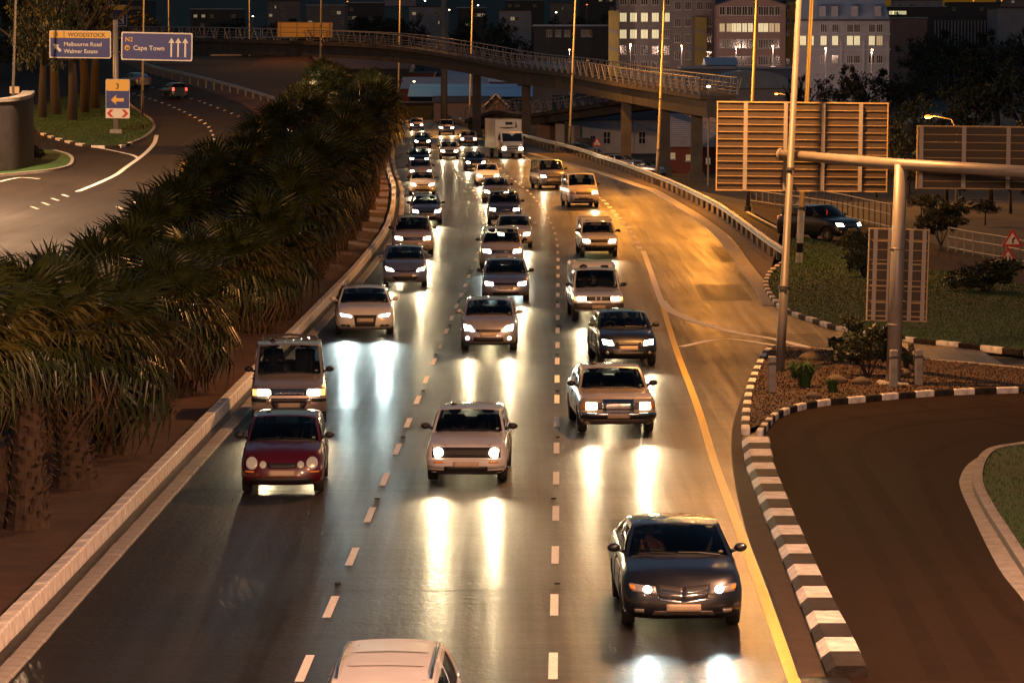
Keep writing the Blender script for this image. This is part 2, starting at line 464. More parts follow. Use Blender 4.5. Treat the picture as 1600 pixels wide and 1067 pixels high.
# ================================================================== THE SETTING: land, roads, kerbs
ys = [-60 + 6 * i for i in range(90)] + [480 + 20 * i for i in range(30)] + [1080 + 60 * i for i in range(45)]
ts = [i / 70 for i in range(-70, 71)]
g = MB()
g.grid(lambda t, y: (t * (70 + 0.28 * max(0, y)), y, G(t * (70 + 0.28 * max(0, y)), y) - 0.14), ts, ys)
tag(g.build('ground', M_GROUND, smooth=True), kind='structure')

def u_at(tab, v): return interp(sorted((b_, a_) for a_, b_ in tab), v)
M_TAR = road_mat('tar_repair', (.007, .006, .006), (.02, .017, .015), .5, .7, .6, .5)
M_GUTTER = mat('stained_gutter', (.05, .034, .024), .85, spec=.15, var=.3, vscale=1.5, bump=.3, bscale=8)
ds = [-40 + 5 * i for i in range(135)]
# main carriageway: from the left kerb to the guard rail verge, with the off ramp
g = MB()
vs, fs = [], []
W = 12
for d in ds:
    a = kerb_x(d) - 0.3
    b = max(guard_x(d) - 0.6, 14.0 if d < 150 else -99)
    for k in range(W + 1):
        x = lerp(a, b, k / W); vs.append((x, d, G(x, d)))
for j in range(len(ds) - 1):
    for k in range(W):
        i = j * (W + 1) + k; fs.append((i, i + 1, i + W + 2, i + W + 1))
g.add(vs, fs)
tag(g.build('road', M_ROAD, smooth=True), kind='structure')

# left carriageway, climbing away
g = MB(); vs, fs = [], []
ld = [90 + 5 * i for i in range(74)]
LEFT_R = [gp(u, v) for u, v in ((262, 292), (330, 250), (372, 215), (398, 185), (400, 172), (370, 158), (330, 145), (295, 132), (262, 124), (225, 113))]
LR = smooth_tab(sorted([(90, -18.5)] + [(p.y, p.x) for p in LEFT_R] + [(470, -58)]), 10)
def left_r(d): return max(interp(LR, d), -18.5) if d < 200 else interp(LR, d)
for d in ld:
    b = left_r(d); a = -62 if d < 300 else -75
    for k in range(17):
        x = lerp(a, b, k / 16); vs.append((x, d, G(x, d) + 0.002))
for j in range(len(ld) - 1):
    for k in range(16):
        i = j * 17 + k; fs.append((i, i + 1, i + 18, i + 17))
g.add(vs, fs)
tag(g.build('road', M_LEFTROAD, smooth=True), kind='structure')

# planted median of red soil
g = MB(); vs, fs = [], []
for d in [30 + 5 * i for i in range(125)]:
    for k in range(9):
        t = k / 8; b = kerb_x(d) - 0.32; a = max(-30, left_r(d) - 0.0) if d > 90 else -26
        if a > b - 2: a = b - 2
        x = lerp(a, b, t); vs.append((x, d, G(x, d) + 0.10 + 0.10 * math.sin(t * 3.1) + rnd.uniform(-.02, .02) - (0.12 if k == 0 else 0)))
for j in range(124):
    for k in range(8):
        i = j * 9 + k; fs.append((i, i + 1, i + 10, i + 9))
g.add(vs, fs)
tag(g.build('soil', M_SOIL, smooth=True), kind='structure')

# slip road in the near right, its own drier surface
SPL_L = [(1159, 694), (1166, 735), (1178, 766), (1190, 800), (1202, 828), (1218, 868), (1236, 912), (1248, 944), (1260, 972), (1276, 1016), (1292, 1058)]
SPL_R = [(1202, 692), (1210, 735), (1228, 780), (1243, 818), (1260, 856), (1278, 898), (1296, 936), (1312, 968), (1328, 996), (1342, 1026), (1356, 1058)]
FRONT_K = [(1198.5, 667), (1214, 653), (1245, 642), (1287, 634), (1338, 629.5), (1406, 623), (1478, 618), (1559, 615), (1640, 613)]
RK_OUT = [(1640, 690), (1590, 697), (1544, 708), (1515, 724), (1502, 742), (1500, 762), (1520, 808), (1560, 888), (1600, 940), (1660, 1030)]
RK_IN = [(1640, 695), (1600, 702), (1552, 711), (1532, 732), (1528, 764), (1544, 800), (1564, 832), (1600, 888), (1680, 1010)]
outl = [gp(u, v) for u, v in [(1700, 1130), (1330, 1130), (1330, 1064)] + [((a[0] + b[0]) / 2, (a[1] + b[1]) / 2) for a, b in zip(SPL_L, SPL_R)][::-1] + FRONT_K] + [gp(1640, 600), Vector((26, 96, 0)), Vector((26, 45, 0))]
sheet('slip_road', outl, 0.006, M_SLIP)

M_TRACK = mat('slip_road_wear', (.019, .0117, .0082), .82, spec=.03, var=.35, vscale=1.2)
q = MB()
for tr, w_ in (([(1470, 1064), (1420, 960), (1350, 830), (1290, 730), (1262, 690), (1290, 662), (1400, 646), (1580, 634)], .34), ([(1560, 1064), (1490, 950), (1420, 840), (1360, 750), (1335, 706), (1370, 676), (1450, 660), (1590, 650)], .34), ([(1640, 1020), (1560, 940), (1500, 860), (1452, 770), (1440, 725), (1470, 700), (1520, 686)], .25)):
    ribbon(q, gpath(tr), -w_ / 2, w_ / 2, .0085)
for u0, v0, u1, v1 in ((1330, 900, 1560, 884), (1260, 770, 1490, 790), (1380, 700, 1500, 742), (1400, 1000, 1640, 985)):
    a, b = gp(u0, v0), gp(u1, v1); ribbon(q, [a.lerp(b, i / 16) + Vector((0, rnd.uniform(-.12, .12), 0)) for i in range(17)], -.02, .02, .0095)
tag(q.build('wear_marks', M_TRACK), kind='structure')

def kerb_run(name, path, step, w, h, colours, n_parts, side=0.0, mat2=None, gap=0.012, label=None):
    """a run of kerb stones: each stone is a part"""
    root = thing(name, label or 'kerb', 'kerb') if False else link(name, None)
    root['kind'] = 'structure'
    pts = resample(path, step); ns = sides(pts)
    rest = MB(); used = 0
    base = None
    for i in range(len(pts) - 1):
        a, b = pts[i] + ns[i] * side, pts[i + 1] + ns[i + 1] * side
        m = colours[i % len(colours)]; L = (b - a).length - gap
        c = (a + b) / 2; ang = math.atan2(b.y - a.y, b.x - a.x) - math.pi / 2
        c.z = G(c.x, c.y)
        if used < n_parts:
            q = MB(); q.rbox((0, 0, h / 2 - 0.03), (w, L, h + 0.06), 0.025)
            o = q.build('kerb_stone', m, root); o.location = c; o.rotation_euler = (0, 0, ang + rnd.uniform(-.012, .012)); o.location.z += rnd.uniform(-.008, .004)
            used += 1
        else:
            rest.rbox((c.x, c.y, c.z + h / 2 - 0.03), (w, L, h + 0.06), 0.025, colours.index(m), Matrix.Rotation(ang, 3, 'Z'))
    if rest.v:
        o = rest.build('kerb_stones', colours, root); o['kind'] = 'stuff'
    return root

# left kerb: raised white stones, a dark strip, a low concrete channel
near_k = [Vector((kerb_x(d), d, 0)) for d in range(46, 500, 4)]
kerb_run('kerb', near_k, 1.0, 0.24, 0.30, [M_KW], 95)
kerb_run('gutter', near_k, 1.5, 0.30, 0.05, [M_CONC], 60, side=0.50)

# markings
mk = MB()
for off, d0, d1, per, ln, w, ph in ((-3.55, 46, 420, 5.65, 2.2, 0.13, 48.7), (0.0, 46, 420, 5.65, 2.2, 0.13, 48.9), (3.75, 159, 330, 4.85, 2.3, 0.26, 160.2)):
    d = ph
    while d < d1:
        path = [Vector((line2(d + ln * t / 2) + off, d + ln * t / 2, 0)) for t in range(3)]
        if off > 1 : path = [Vector((interp([(159, 5.82), (180, 5.95), (214, 5.6), (235, 4.7), (250, 3.8), (300, 1.55), (330, .3)], p.y), p.y, 0)) for p in path]
        ribbon(mk, path, -w / 2, w / 2, 0.007)
        d += per
lanes = tag(mk.build('lane_markings', M_PAINT), kind='structure')
q = MB(); q.rbox((0, 0, .012), (.10, .10, .03), .01); ME_STUD = q.mesh('road_stud', M_BLACK)
for off in (-3.55, 0.0):
    d = 46.6
    while d < 130: link('road_stud', ME_STUD, lanes, (line2(d) + off + rnd.uniform(-.05, .05), d, .004)); d += 11.3
# tar sealed joints and patched rectangles across the lanes
q = MB()
for d, a, b_ in ((57.2, -3.4, 3.3), (70.5, -7.4, -.2), (88.3, -7.4, 3.3), (112, -3.3, 3.4), (136, -7.4, 3.5)):
    pts = [Vector((line2(d) + lerp(a, b_, i / 14), d + rnd.uniform(-.10, .10), 0)) for i in range(15)]; ribbon(q, pts, -.035, .035, .004)
tag(q.build('tar_joints', M_TAR), kind='structure')
q = MB()
for d, x0, x1, L in ((61, 1.0, 2.6, 5), (80, -6.6, -4.9, 7), (97, .6, 2.3, 6), (126, 5.2, 7.0, 9), (104, 6.3, 8.2, 7), (150, 7.0, 8.8, 12)):
    q.add([(line2(d) + x0, d, .003), (line2(d) + x1, d + .1, .003), (line2(d + L) + x1, d + L, .003), (line2(d + L) + x0 + .05, d + L + .1, .003)], [(0, 1, 2, 3)])
tag(q.build('road_patch', M_TAR), kind='structure')
mk = MB()
solid = gpath([(1005, 392.5), (1017, 425), (1029, 460), (1036, 475)])
ribbon(mk, solid, -0.11, 0.11, 0.007)
ribbon(mk, gpath([(1034, 470), (1044, 482), (1060, 491), (1090, 503), (1150, 520), (1210, 530), (1292, 551)]), -0.16, 0.16, 0.008)
ribbon(mk, gpath([(1290, 556), (1240, 546), (1200, 538), (1130, 530), (1064, 542)]), -0.13, 0.13, 0.008)
ribbon(mk, gpath([(1044, 486), (1075, 500), (1110, 509)]), -0.10, 0.10, 0.009)
tag(mk.build('road_markings', M_PAINT), kind='structure')
mk = MB()
ribbon(mk, gpath([(1034, 473), (1045, 510), (1060, 556), (1090, 636), (1115, 718), (1150, 814), (1190, 922), (1240, 1062), (1262, 1120)]), -0.09, 0.09, 0.007)
tag(mk.build('road_markings', M_YELLOW), kind='structure')

# concrete channel along the ramp's outer edge
CH = [(830, 240), (880, 254), (940, 270.5), (1000, 291), (1022, 298), (1060, 320), (1095, 342), (1131, 372), (1168, 420), (1192, 452), (1207, 478)]
chp = gpath(CH)
q = MB(); profile_sweep(q, chp, [(-0.30, 0.008), (-0.28, 0.03), (0.30, 0.05), (0.34, 0.0)]); tag(q.build('gutter', M_CONC), kind='structure')
# gravel verge between the channel and the guard rail, and on past it
vp = MB(); vs = []
for p in resample(chp, 4.0)[::-1]:
    b = guard_x(p.y) + 1.4
    for k in range(5):
        x = lerp(p.x + 0.34, max(b, p.x + 1), k / 4); vs.append((x, p.y, G(x, p.y) + 0.025 + (0.05 if 0 < k < 4 else 0) * rnd.random()))
n = len(vs) // 5
vp.add(vs, [(j * 5 + k, j * 5 + k + 1, j * 5 + k + 6, j * 5 + k + 5) for j in range(n - 1) for k in range(4)])
tag(vp.build('verge', M_VERGE, smooth=True), kind='structure')

# channel beside the splitter island, with an open joint along its road side
JT = [(1190, 560), (1160, 620), (1144, 672), (1146, 740), (1166, 830), (1204, 930), (1248, 1060)]
ED = [(1201, 552), (1186, 575), (1173, 608), (1166, 645), (1160, 690), (1178, 766), (1202, 828), (1236, 912), (1260, 972), (1292, 1058)]
q = MB(); vs = []
for i in range(61):
    v = 562 + (1058 - 562) * i / 60; a, b = gp(u_at(JT, v), v), gp(u_at(ED, v), v); vs += [(a.x, a.y, .008), (b.x, b.y, .014)]
q.add(vs, [(2 * i, 2 * i + 2, 2 * i + 3, 2 * i + 1) for i in range(60)]); tag(q.build('gutter', M_GUTTER), kind='structure')
q = MB(); ribbon(q, gpath(JT), -.05, 0.0, 0.012); tag(q.build('gutter_joint', M_KB), kind='structure')

# splitter island of black and white blocks
isl = link('traffic_island', None); isl['kind'] = 'structure'
vrow = [694 + (1058 - 694) * i / 60 for i in range(61)]
Lp, Rp = [gp(u_at(SPL_L, v), v) for v in vrow], [gp(u_at(SPL_R, v), v) for v in vrow]
cum = [0]
for a, b in zip(Lp, Lp[1:]): cum.append(cum[-1] + (b - a).length)
NB = 24
def along(P, t):
    x = t * (len(P) - 1); i = min(int(x), len(P) - 2); return P[i].lerp(P[i + 1], x - i)
def t_at(s):
    for i in range(len(cum) - 1):
        if cum[i + 1] >= s: return (i + (s - cum[i]) / (cum[i + 1] - cum[i])) / (len(cum) - 1)
    return 1.0
for k in range(NB):
    s0, s1 = cum[-1] * k / NB, cum[-1] * (k + 1) / NB - 0.015
    a0, a1, b0, b1 = along(Lp, t_at(s0)), along(Lp, t_at(s1)), along(Rp, t_at(s0)), along(Rp, t_at(s1))
    q = MB(); h = 0.17 + rnd.uniform(-.008, .008)
    vs = []
    for a, b in ((a0, b0), (a1, b1)):
        d = (b - a); vs += [a + Vector((0, 0, -.02)), a + Vector((0, 0, .07)), a + d * 0.22 + Vector((0, 0, h)), b - d * 0.05 + Vector((0, 0, h)), b + Vector((0, 0, h - .04)), b + Vector((0, 0, -.02))]
    q.add(vs, [(i, i + 1, i + 7, i + 6) for i in range(5)] + [(5, 4, 3, 2, 1, 0), (6, 7, 8, 9, 10, 11)])
    q.build('island_block', M_KW if k % 2 == 0 else M_KB, isl)

# planted island: soil, kerbs on both sides
ISL_L = [(1165, 680), (1165, 662), (1167, 640), (1173, 608), (1186, 575), (1201, 551), (1222, 546)]
back = [(1300, 553), (1380, 558), (1443, 567), (1520, 574), (1600, 582), (1650, 588)]
soil_out = [gp(u, v) for u, v in ISL_L + back + FRONT_K[::-1]]
sheet('soil', soil_out, 0.12, M_MULCH, step=(0.8, 0.8))
kerb_run('kerb', gpath(ISL_L), 1.0, 0.20, 0.15, [M_KW, M_KB], 60)
kerb_run('kerb', gpath([(1186, 684)] + FRONT_K), 0.62, 0.16, 0.17, [M_KW, M_KB], 60)
q = MB(); profile_sweep(q, gpath([(1230, 547)] + back), [(-.1, 0), (-.1, .14), (.1, .14), (.1, 0)]); tag(q.build('kerb', M_CONC), kind='structure')
mk = MB(); ribbon(mk, gpath([(1440, 565), (1520, 572), (1600, 580), (1650, 586)]), -0.07, 0.07, 0.01); tag(mk.build('road_markings', M_PAINT), kind='structure')

# grass beside the ramp, with its black and white kerb
GK = [(1222, 414), (1204, 428), (1197, 443), (1199, 456), (1215, 478), (1232, 490), (1270, 503), (1311, 516), (1360, 525), (1410, 532.6), (1490, 541), (1569, 550), (1660, 561)]
ROAD_LOW = [(1222, 358), (1256, 373), (1337, 394), (1395, 409), (1450, 423), (1525, 435), (1600, 449), (1680, 463)]
lawn_out = [gp(u, v) for u, v in GK + ROAD_LOW[::-1]]
sheet('lawn', lawn_out, 0.10, M_GRASS, step=(1.5, 3.0))
kerb_run('kerb', gpath(GK), 1.05, 0.2, 0.14, [M_KW, M_KB], 90)
# small lawn at the near right
outl = [gp(u, v) for u, v in RK_IN] + [Vector((24, 50, 0)), Vector((24, 92, 0))]
sheet('lawn', outl, 0.13, M_GRASS, step=(1.0, 1.0))
rk = gpath(RK_IN)
q = MB(); profile_sweep(q, rk, [(-.1, 0), (-.1, .16), (.1, .16), (.1, 0)]); tag(q.build('kerb', M_CONC), kind='structure')
q = MB(); vs = []
po, pi_ = catmull([gp(u, v) for u, v in RK_OUT], 6), catmull([gp(u, v) for u, v in RK_IN], 6)
n = 40
for i in range(n + 1):
    a, b = along(po, i / n), along(pi_, i / n); vs += [(a.x, a.y, .016), (b.x, b.y, .03)]
q.add(vs, [(2 * i, 2 * i + 1, 2 * i + 3, 2 * i + 2) for i in range(n)]); tag(q.build('gutter', M_CONC), kind='structure')

# service road beyond the grass
up = [gp(u, v) for u, v in ((1172, 302), (1250, 322), (1330, 345), (1400, 362), (1470, 385), (1540, 402), (1600, 416), (1680, 434))]
low = [gp(u, v) for u, v in ((1176, 332), (1256, 371), (1337, 392), (1395, 407), (1450, 421), (1525, 434), (1600, 447), (1680, 461))]
po, pi_ = catmull(low, 6), catmull(up, 6)
q = MB(); vs = []
for i in range(41):
    a, b = along(po, i / 40), along(pi_, i / 40)
    for k in range(5):
        p = a.lerp(b, k / 4); vs.append((p.x, p.y, G(p.x, p.y) + 0.02))
q.add(vs, [(j * 5 + k, j * 5 + k + 1, j * 5 + k + 6, j * 5 + k + 5) for j in range(40) for k in range(4)])
tag(q.build('service_road', M_LEFTROAD, smooth=True), kind='structure')
mk = MB(); ribbon(mk, catmull(low, 6), 0.25, 0.37, 0.03); tag(mk.build('road_markings', M_PAINT), kind='structure')
# dark ground beyond the service road
# ---- left side: grass triangle, inner lawn, markings
TRI = [(60, 209), (75, 215), (95, 221), (125, 228), (155, 232), (185, 232), (205, 226), (222, 219), (236, 209), (241, 200), (236, 190), (222, 180), (205, 168), (195, 158), (188, 150), (120, 150), (40, 170), (45, 195)]
sheet('lawn', [gp(u, v) for u, v in TRI], 0.14, M_GRASS, step=(2.0, 4.0))
kerb_run('kerb', gpath([(60, 209), (78, 215.5), (98, 221.5), (128, 228.5), (158, 232), (184, 232), (205, 226)]), 1.6, 0.25, 0.2, [M_KB, M_KW], 40)
kerb_run('kerb', gpath([(205, 226), (222, 219), (236, 209), (241, 200), (236, 190), (222, 180), (205, 168), (195, 158)]), 1.6, 0.25, 0.2, [M_CONCD], 40)
LAWN2 = [(-40, 238), (50, 234), (85, 238), (105, 244), (112, 252), (106, 262), (80, 268), (40, 272), (0, 276), (-40, 280)]
sheet('lawn', [gp(u, v) for u, v in LAWN2], 0.14, M_GRASS, step=(2.0, 4.0))
q = MB(); profile_sweep(q, gpath([(85, 238), (105, 244), (113, 252), (107, 262), (80, 268.5), (40, 272.5), (0, 276.5), (-40, 281)]), [(-.12, 0), (-.12, .2), (.12, .2), (.12, 0)]); tag(q.build('kerb', M_CONC), kind='structure')
mk = MB()
LL = [(244.6, 211.6), (241, 224), (231, 236), (216.5, 248), (198, 261), (180, 274), (150, 288), (114, 301.6)]
ribbon(mk, gpath(LL), -0.17, 0.17, 0.01)
ribbon(mk, gpath([(216.5, 248.5), (210, 244), (198, 240.5), (160, 232.5), (102, 222)]), -0.14, 0.14, 0.011)
ribbon(mk, gpath([(0, 284), (30, 278), (62, 280)]), -0.12, 0.12, 0.011)
def dash_px(px, w):
    for (u, v, du, dv) in px:
        a, b = gp(u - du, v - dv), gp(u + du, v + dv); ribbon(mk, [a, (a + b) / 2, b], -w / 2, w / 2, 0.01)
dash_px([(102, 306, 5, 1.6), (86, 312, 5, 1.8), (71, 318.6, 5, 2), (54, 325, 5, 2)], 0.2)
dash_px([(187, 325, 4.2, 2.0), (209, 316, 4.2, 1.8), (229, 307, 4, 1.7), (245, 299.5, 3.6, 1.5), (262, 292, 3.4, 1.4), (276, 285, 3, 1.3), (318, 250, 2, 1.6), (326, 238, 1.3, 1.6), (331, 230, .9, 1.6), (332.5, 224, .5, 1.4), (333.5, 218, .2, 1.4), (332.5, 211.5, -.4, 1.3), (329.5, 205, -.8, 1.2), (326, 199, -1, 1), (320, 193.5, -1.3, 1), (313, 188.5, -1.5, .9), (305, 184, -1.6, .8), (297, 180, -1.6, .7), (288, 175.7, -1.5, .6), (280, 172, -1.5, .6), (272, 168.5, -1.5, .55), (264, 165, -1.5, .5), (253.5, 161, -1.5, .5), (243, 157.5, -1.5, .4), (234, 154.8, -1.4, .35), (226, 152.6, -1.3, .3), (217, 149.6, -1.2, .3), (209, 147, -1.2, .3)], 0.22)
dash_px([(372.5, 182, -1.6, .7), (362, 177.5, -1.6, .7), (351, 173, -1.6, .6), (340, 169, -1.5, .6), (329, 165, -1.5, .5), (320, 161.6, -1.4, .5), (312, 158.5, -1.4, .45), (299, 154.5, -1.3, .4), (287, 151, -1.3, .35), (250, 140, -1.3, .3), (238, 137.5, -1.2, .3)], 0.2)
tag(mk.build('lane_markings', M_PAINT), kind='structure')

# low wall along the middle of the median
q = MB(); profile_sweep(q, [Vector((kerb_x(d) - 3.1, d, 0)) for d in range(50, 130, 3)], [(-.12, 0), (-.12, .8), (.12, .8), (.12, 0)])
tag(q.build('median_wall', M_SOIL), 'low earth coloured wall running behind the palm trunks of the median', 'wall')

# curved retaining wall at the far left
wall_px = [(-60, 276), (0, 271), (25, 268), (42, 262), (48, 254)]
wp = catmull([gp(u, v) for u, v in wall_px], 5)
wl = thing('retaining_wall', 'curved dark concrete retaining wall with pale coping beside the left road', 'wall')
top = 5.6
hw = [5.6 + G(p.x, p.y) * 0 for p in wp]
q = MB(); profile_sweep(q, wp, [(-.25, -.3), (-.25, 2.3), (-.45, 2.3), (-.45, 5.0), (.25, 5.0), (.25, -.3)]); q.build('wall', mat('dark_wall', (.035, .032, .034), .8, var=.3, vscale=1), wl)
q = MB(); profile_sweep(q, wp, [(-.55, 5.0), (-.55, 5.25), (.35, 5.25), (.35, 5.0)]); q.build('coping', M_CONC, wl)

# ================================================================== STREET LAMPS
def lamp(base, h, label, lean=2.0, arms=(1,), r=.11, band=False, power=1.0, col=None, yaw=0.0, group='tall sodium street lamps along the carriageway', wide=False):
    t = thing('street_lamp', label, 'street lamp', base, yaw, group)
    t.rotation_mode = 'ZYX' if False else 'XYZ'
    t.rotation_euler = (R(lean) * math.sin(-yaw) * -1, R(lean) * math.cos(yaw), yaw)
    q = MB(); q.path([(0, 0, -.6), (0, 0, 2.4), (0, 0, 2.41), (0, 0, h)], [r, r * .97, r * .82, r * .5], 10); q.build('pole', M_LAMPPOLE, t, smooth=True)
    for z0, z1, k in ((-.3, .12, 1.7), (2.36, 2.46, 1.12), (h * .45, h * .45 + .08, .95)):
        q = MB(); q.tube((0, 0, z0), (0, 0, z1), r * k, n=10); q.build('collar', M_STEEL, t)
    q = MB(); q.box((-r * .95, 0, .9), (.02, r * .9, .5)); q.build('access_door', M_STEEL, t)
    if band:
        q = MB()
        q.tube((0, 0, .02), (0, 0, .55), r * 1.06, n=10, mi=0); q.tube((0, 0, .55), (0, 0, .95), r * 1.06, n=10, mi=1); q.tube((0, 0, .95), (0, 0, 2.3), r * 1.06, n=10, mi=0); q.build('painted_band', [M_KW, M_KB], t)
    for sg in arms:
        q = MB(); q.path([(0, 0, h - .1), (sg * .4, 0, h + .25), (sg * 1.4, 0, h + .45), (sg * 2.7, 0, h + .5)], [.05, .04, .035, .03], 6); q.build('arm', M_LAMPPOLE, t, smooth=True)
        q = MB(); q.ball((sg * 3.0, 0, h + .5), .38, 10, 6, 0, (1, .42, .26)); hd = q.build('lamp_head', M_LAMPPOLE, t, smooth=True)
        q = MB(); q.ball((sg * 3.05, 0, h + .425), .26, 10, 5, 0, (1, .5, .3)); q.build('lens', M_SODIUM_ON, hd, smooth=True)
        la = bpy.data.lights.new('lamp_light', 'SPOT'); la.energy = LAMP_W * power; la.color = col or SODIUM; la.spot_size = R(176 if wide else 170); la.spot_blend = .12 if wide else .3; la.shadow_soft_size = .18
        o = bpy.data.objects.new('lamp_light', la); COL.objects.link(o); o.parent = t; o.location = (sg * 3.05, 0, h + .30)
    return t
B = gp
lamp(B(1218, 586), 12.5, 'tallest pale lamp pole, standing in the planted island in front of the large sign back', 2.6, (1,), r=.135, power=.9, yaw=R(-125), wide=True, col=(1, .42, .12))
lamp(B(1248, 415), 13, 'lamp pole with white and black painted foot on the lawn by the guard rail end', 2.4, (-1, 1), r=.14, band=True, power=.3, col=(1, .34, .03))
lamp(B(1168, 326), 13, 'lamp pole rising behind the left part of the large sign back', 2.2, (-1,), r=.13, power=1.3, col=(1, .34, .03))
lamp(B(1026, 290), 13, 'lamp pole at the corner of the red brick hall behind the guard rail', 2.2, (-1,), r=.12, power=1.3, col=(1, .34, .03))
lamp(B(889, 240), 16, 'lamp pole in front of the white wall, close to the red triangle sign', 2.4, (-1,), r=.14)
lamp(B(733, 200), 18, 'lamp pole behind the guard rail beside the paired bridge piers', 1.6, (-1,), r=.15)
lamp(at(622, 168, 570), 23, 'thin lamp pole rising at the end of the palm row', 1.2, (-1,), r=.18)
lamp(at(500, 150, 412), 18, 'thin lamp pole just beside the yellow sign back on the footbridge', 1.0, (-1,), r=.17, power=.22)
lamp(at(390, 128, 640), 24, 'thin faint lamp pole behind the left half of the footbridge', 0, (1,), r=.16)
lamp(at(264, 128, 560), 22, 'thin lamp pole rising above the blue city direction sign', 0, (1,), r=.15)
lamp(B(222, 186), 16, 'dark lamp pole in the grass tip in front of the climbing road', 1.2, (1,), r=.13, power=.4)
lamp(B(18, 240), 15, 'lamp pole with small plate behind the curved retaining wall', 2.2, (1,), r=.14, power=.1)
# high mast behind the bridge
p = at(694, 190, 480); t = thing('high_mast', 'thick dull grey mast behind the middle of the footbridge', 'mast', p)
q = MB(); q.path([(0, 0, -3), (0, 0, 22)], [.48, .36], 12); q.build('pole', M_CONCD, t, smooth=True)
q = MB(); q.tube((0, 0, 21.2), (0, 0, 21.5), .9, n=12); q.build('ring', M_STEEL, t)
# unseen lamps added outside the picture to light roads, kerbs, car fronts and signs
OUT = 'added unseen street lamp outside the picture lighting roads, cars and signs'
PINK = (1.0, 0.47, 0.25)
for x, y, arm, pw, cl in ((12.0, 50, -1, .8, PINK), (9.5, 33, -1, 1.5, PINK), (-11, 36, 1, .4, PINK), (12.0, 0, -1, 2.0, PINK), (-44, 195, 1, 1.6, None), (-41, 232, 1, 9.0, (1, .58, .32)), (-66, 300, 1, 3.0, None)):
    lamp(Vector((x, y, G(x, y))), 22 if pw == 9.0 else 12.5, OUT, 0, (arm,), r=.14, power=pw, col=cl, wide=True, group='added street lamps outside the picture')

# ====== GUARD RAIL
gr = thing('guard_rail', 'long pale steel guard rail curving along the outside of the off ramp', 'guard rail')
gpts = [Vector((guard_x(d), d, 0)) for d in range(146, 560, 3)]
prof = [(-.02, .86), (-.085, .82), (-.085, .76), (-.02, .71), (-.02, .69), (-.085, .64), (-.085, .58), (-.02, .54), (0, .54), (0, .86), (-.02, .86)]
ln = 12
for i in range(0, len(gpts) - 1, ln):
    q = MB(); profile_sweep(q, gpts[i:i + ln + 1], [(a - .10 , b) for a, b in prof]); q.build('rail', M_GALV, gr, smooth=False)
for i, p in enumerate(resample(gpts, 3.8)):
    q = MB(); q.box((0, 0, .35), (.14, .16, .95)); q.box((-.10, 0, .70), (.07, .10, .20))
    o = q.build('post', M_STEEL, gr); o.location = (p.x, p.y, G(p.x, p.y)); o.rotation_euler.z = 0.15
# yellow end reflector
q = MB(); e = gpts[0]; q.rbox((e.x - .05, e.y - .2, .66), (.26, .30, .42), .08); q.build('rail_end', M_KW, gr)

lg = thing('guard_rail', 'guard rail along the upper edge of the climbing road beyond the palms', 'guard rail')
lp = [gp(u, v) for u, v in ((440, 172), (436, 170), (380, 152), (326, 137), (290, 128), (253, 120), (222, 110))]
lpp = catmull([Vector((p.x, p.y, p.z)) for p in lp], 8)
q = MB(); profile_sweep(q, lpp, [(a, b + .1) for a, b in prof]); q.build('rail', M_GALV, lg)
for p in resample(lpp, 4.0):
    q = MB(); q.box((0, 0, .35), (.14, .16, .95)); o = q.build('post', M_STEEL, lg); o.location = (p.x, p.y, G(p.x, p.y))

# ================================================================== SIGN BACKS ON THE GANTRY
gb = gp(1395, 606)
DG = gb.y
gan = thing('sign_gantry', 'thick pale gantry post and round crossbeam carrying the sign backs', 'gantry', (gb.x, gb.y, gb.z))
gan.rotation_euler = (0, R(1.6), 0)
def loc(u, v, d=DG): return at(u, v, d) - gb
bz = loc(1410, 257).z
q = MB(); q.path([(0, 0, -.3), (0, 0, bz)], [.20, .17], 14)
q.tube((0, 0, bz * .28), (0, 0, bz * .28 + .05), .205, n=14); q.tube((0, 0, bz * .62), (0, 0, bz * .62 + .05), .195, n=14); q.build('post', M_POLE, gan, smooth=True)
q = MB(); q.rbox((0, 0, .05), (.8, .8, .25), .05); q.build('footing', M_CONC, gan)
a = loc(1211, 246, DG + 4.8); e = loc(1700, 267, DG - 4.0)
q = MB(); q.path([(a.x, 4.8, a.z), (0, 0, bz), (e.x, -4.0, e.z)], [.135, .15, .155], 16); q.build('crossbeam', M_POLE, gan, smooth=True)
q = MB(); q.tube((a.x - .03, 4.83, a.z), (a.x + .02, 4.78, a.z), .17, n=16); q.build('end_cap', M_POLE, gan)
def sign_back(label, u0, u1, v0, v1, d, nplank, posts, parent_tilt=0.6, name='road_sign', mb=None, ladder=None):
    c0, c1 = at(u0, v1, d), at(u1, v0, d)
    w, h = c1.x - c0.x, c1.z - c0.z
    t = thing(name, label, 'road sign', (c0.x, d, c0.z)); t.rotation_euler = (0, R(parent_tilt), 0)
    for k in range(nplank):
        z0 = h * k / nplank; hh = h / nplank - .006
        q = MB(); q.box((w / 2, 0, z0 + hh / 2), (w, .03, hh)); q.box((w / 2, -.035, z0 + hh - .008), (w, .045, .016), 1)
        q.build('plank', [mb or M_ALUB, M_ALUE], t)
    q = MB()
    for z in (0, h): q.box((w / 2, -.01, z), (w + .05, .09, .028))
    for x in (0, w): q.box((x, -.01, h / 2), (.03, .092, h))
    q.build('frame', M_ALUE, t)
    for x in posts:
        q = MB(); q.box((w * x, -.10, h / 2), (.075, .08, h * 1.0)); q.box((w * x, -.145, h / 2), (.11, .014, h)); q.build('upright', M_POLE, t)
    for (xa, xb, za) in ladder or ():
        q = MB(); q.box((w * (xa + xb) / 2, -.105, h * za), (w * (xb - xa), .03, .035)); q.build('strut', M_ALUE, t)
    return t
sign_back('large sign back of twelve planks at the tip of the gantry beam', 1119, 1386, 159, 297, DG + 5.15, 12, (.165, .40, .62, .84))
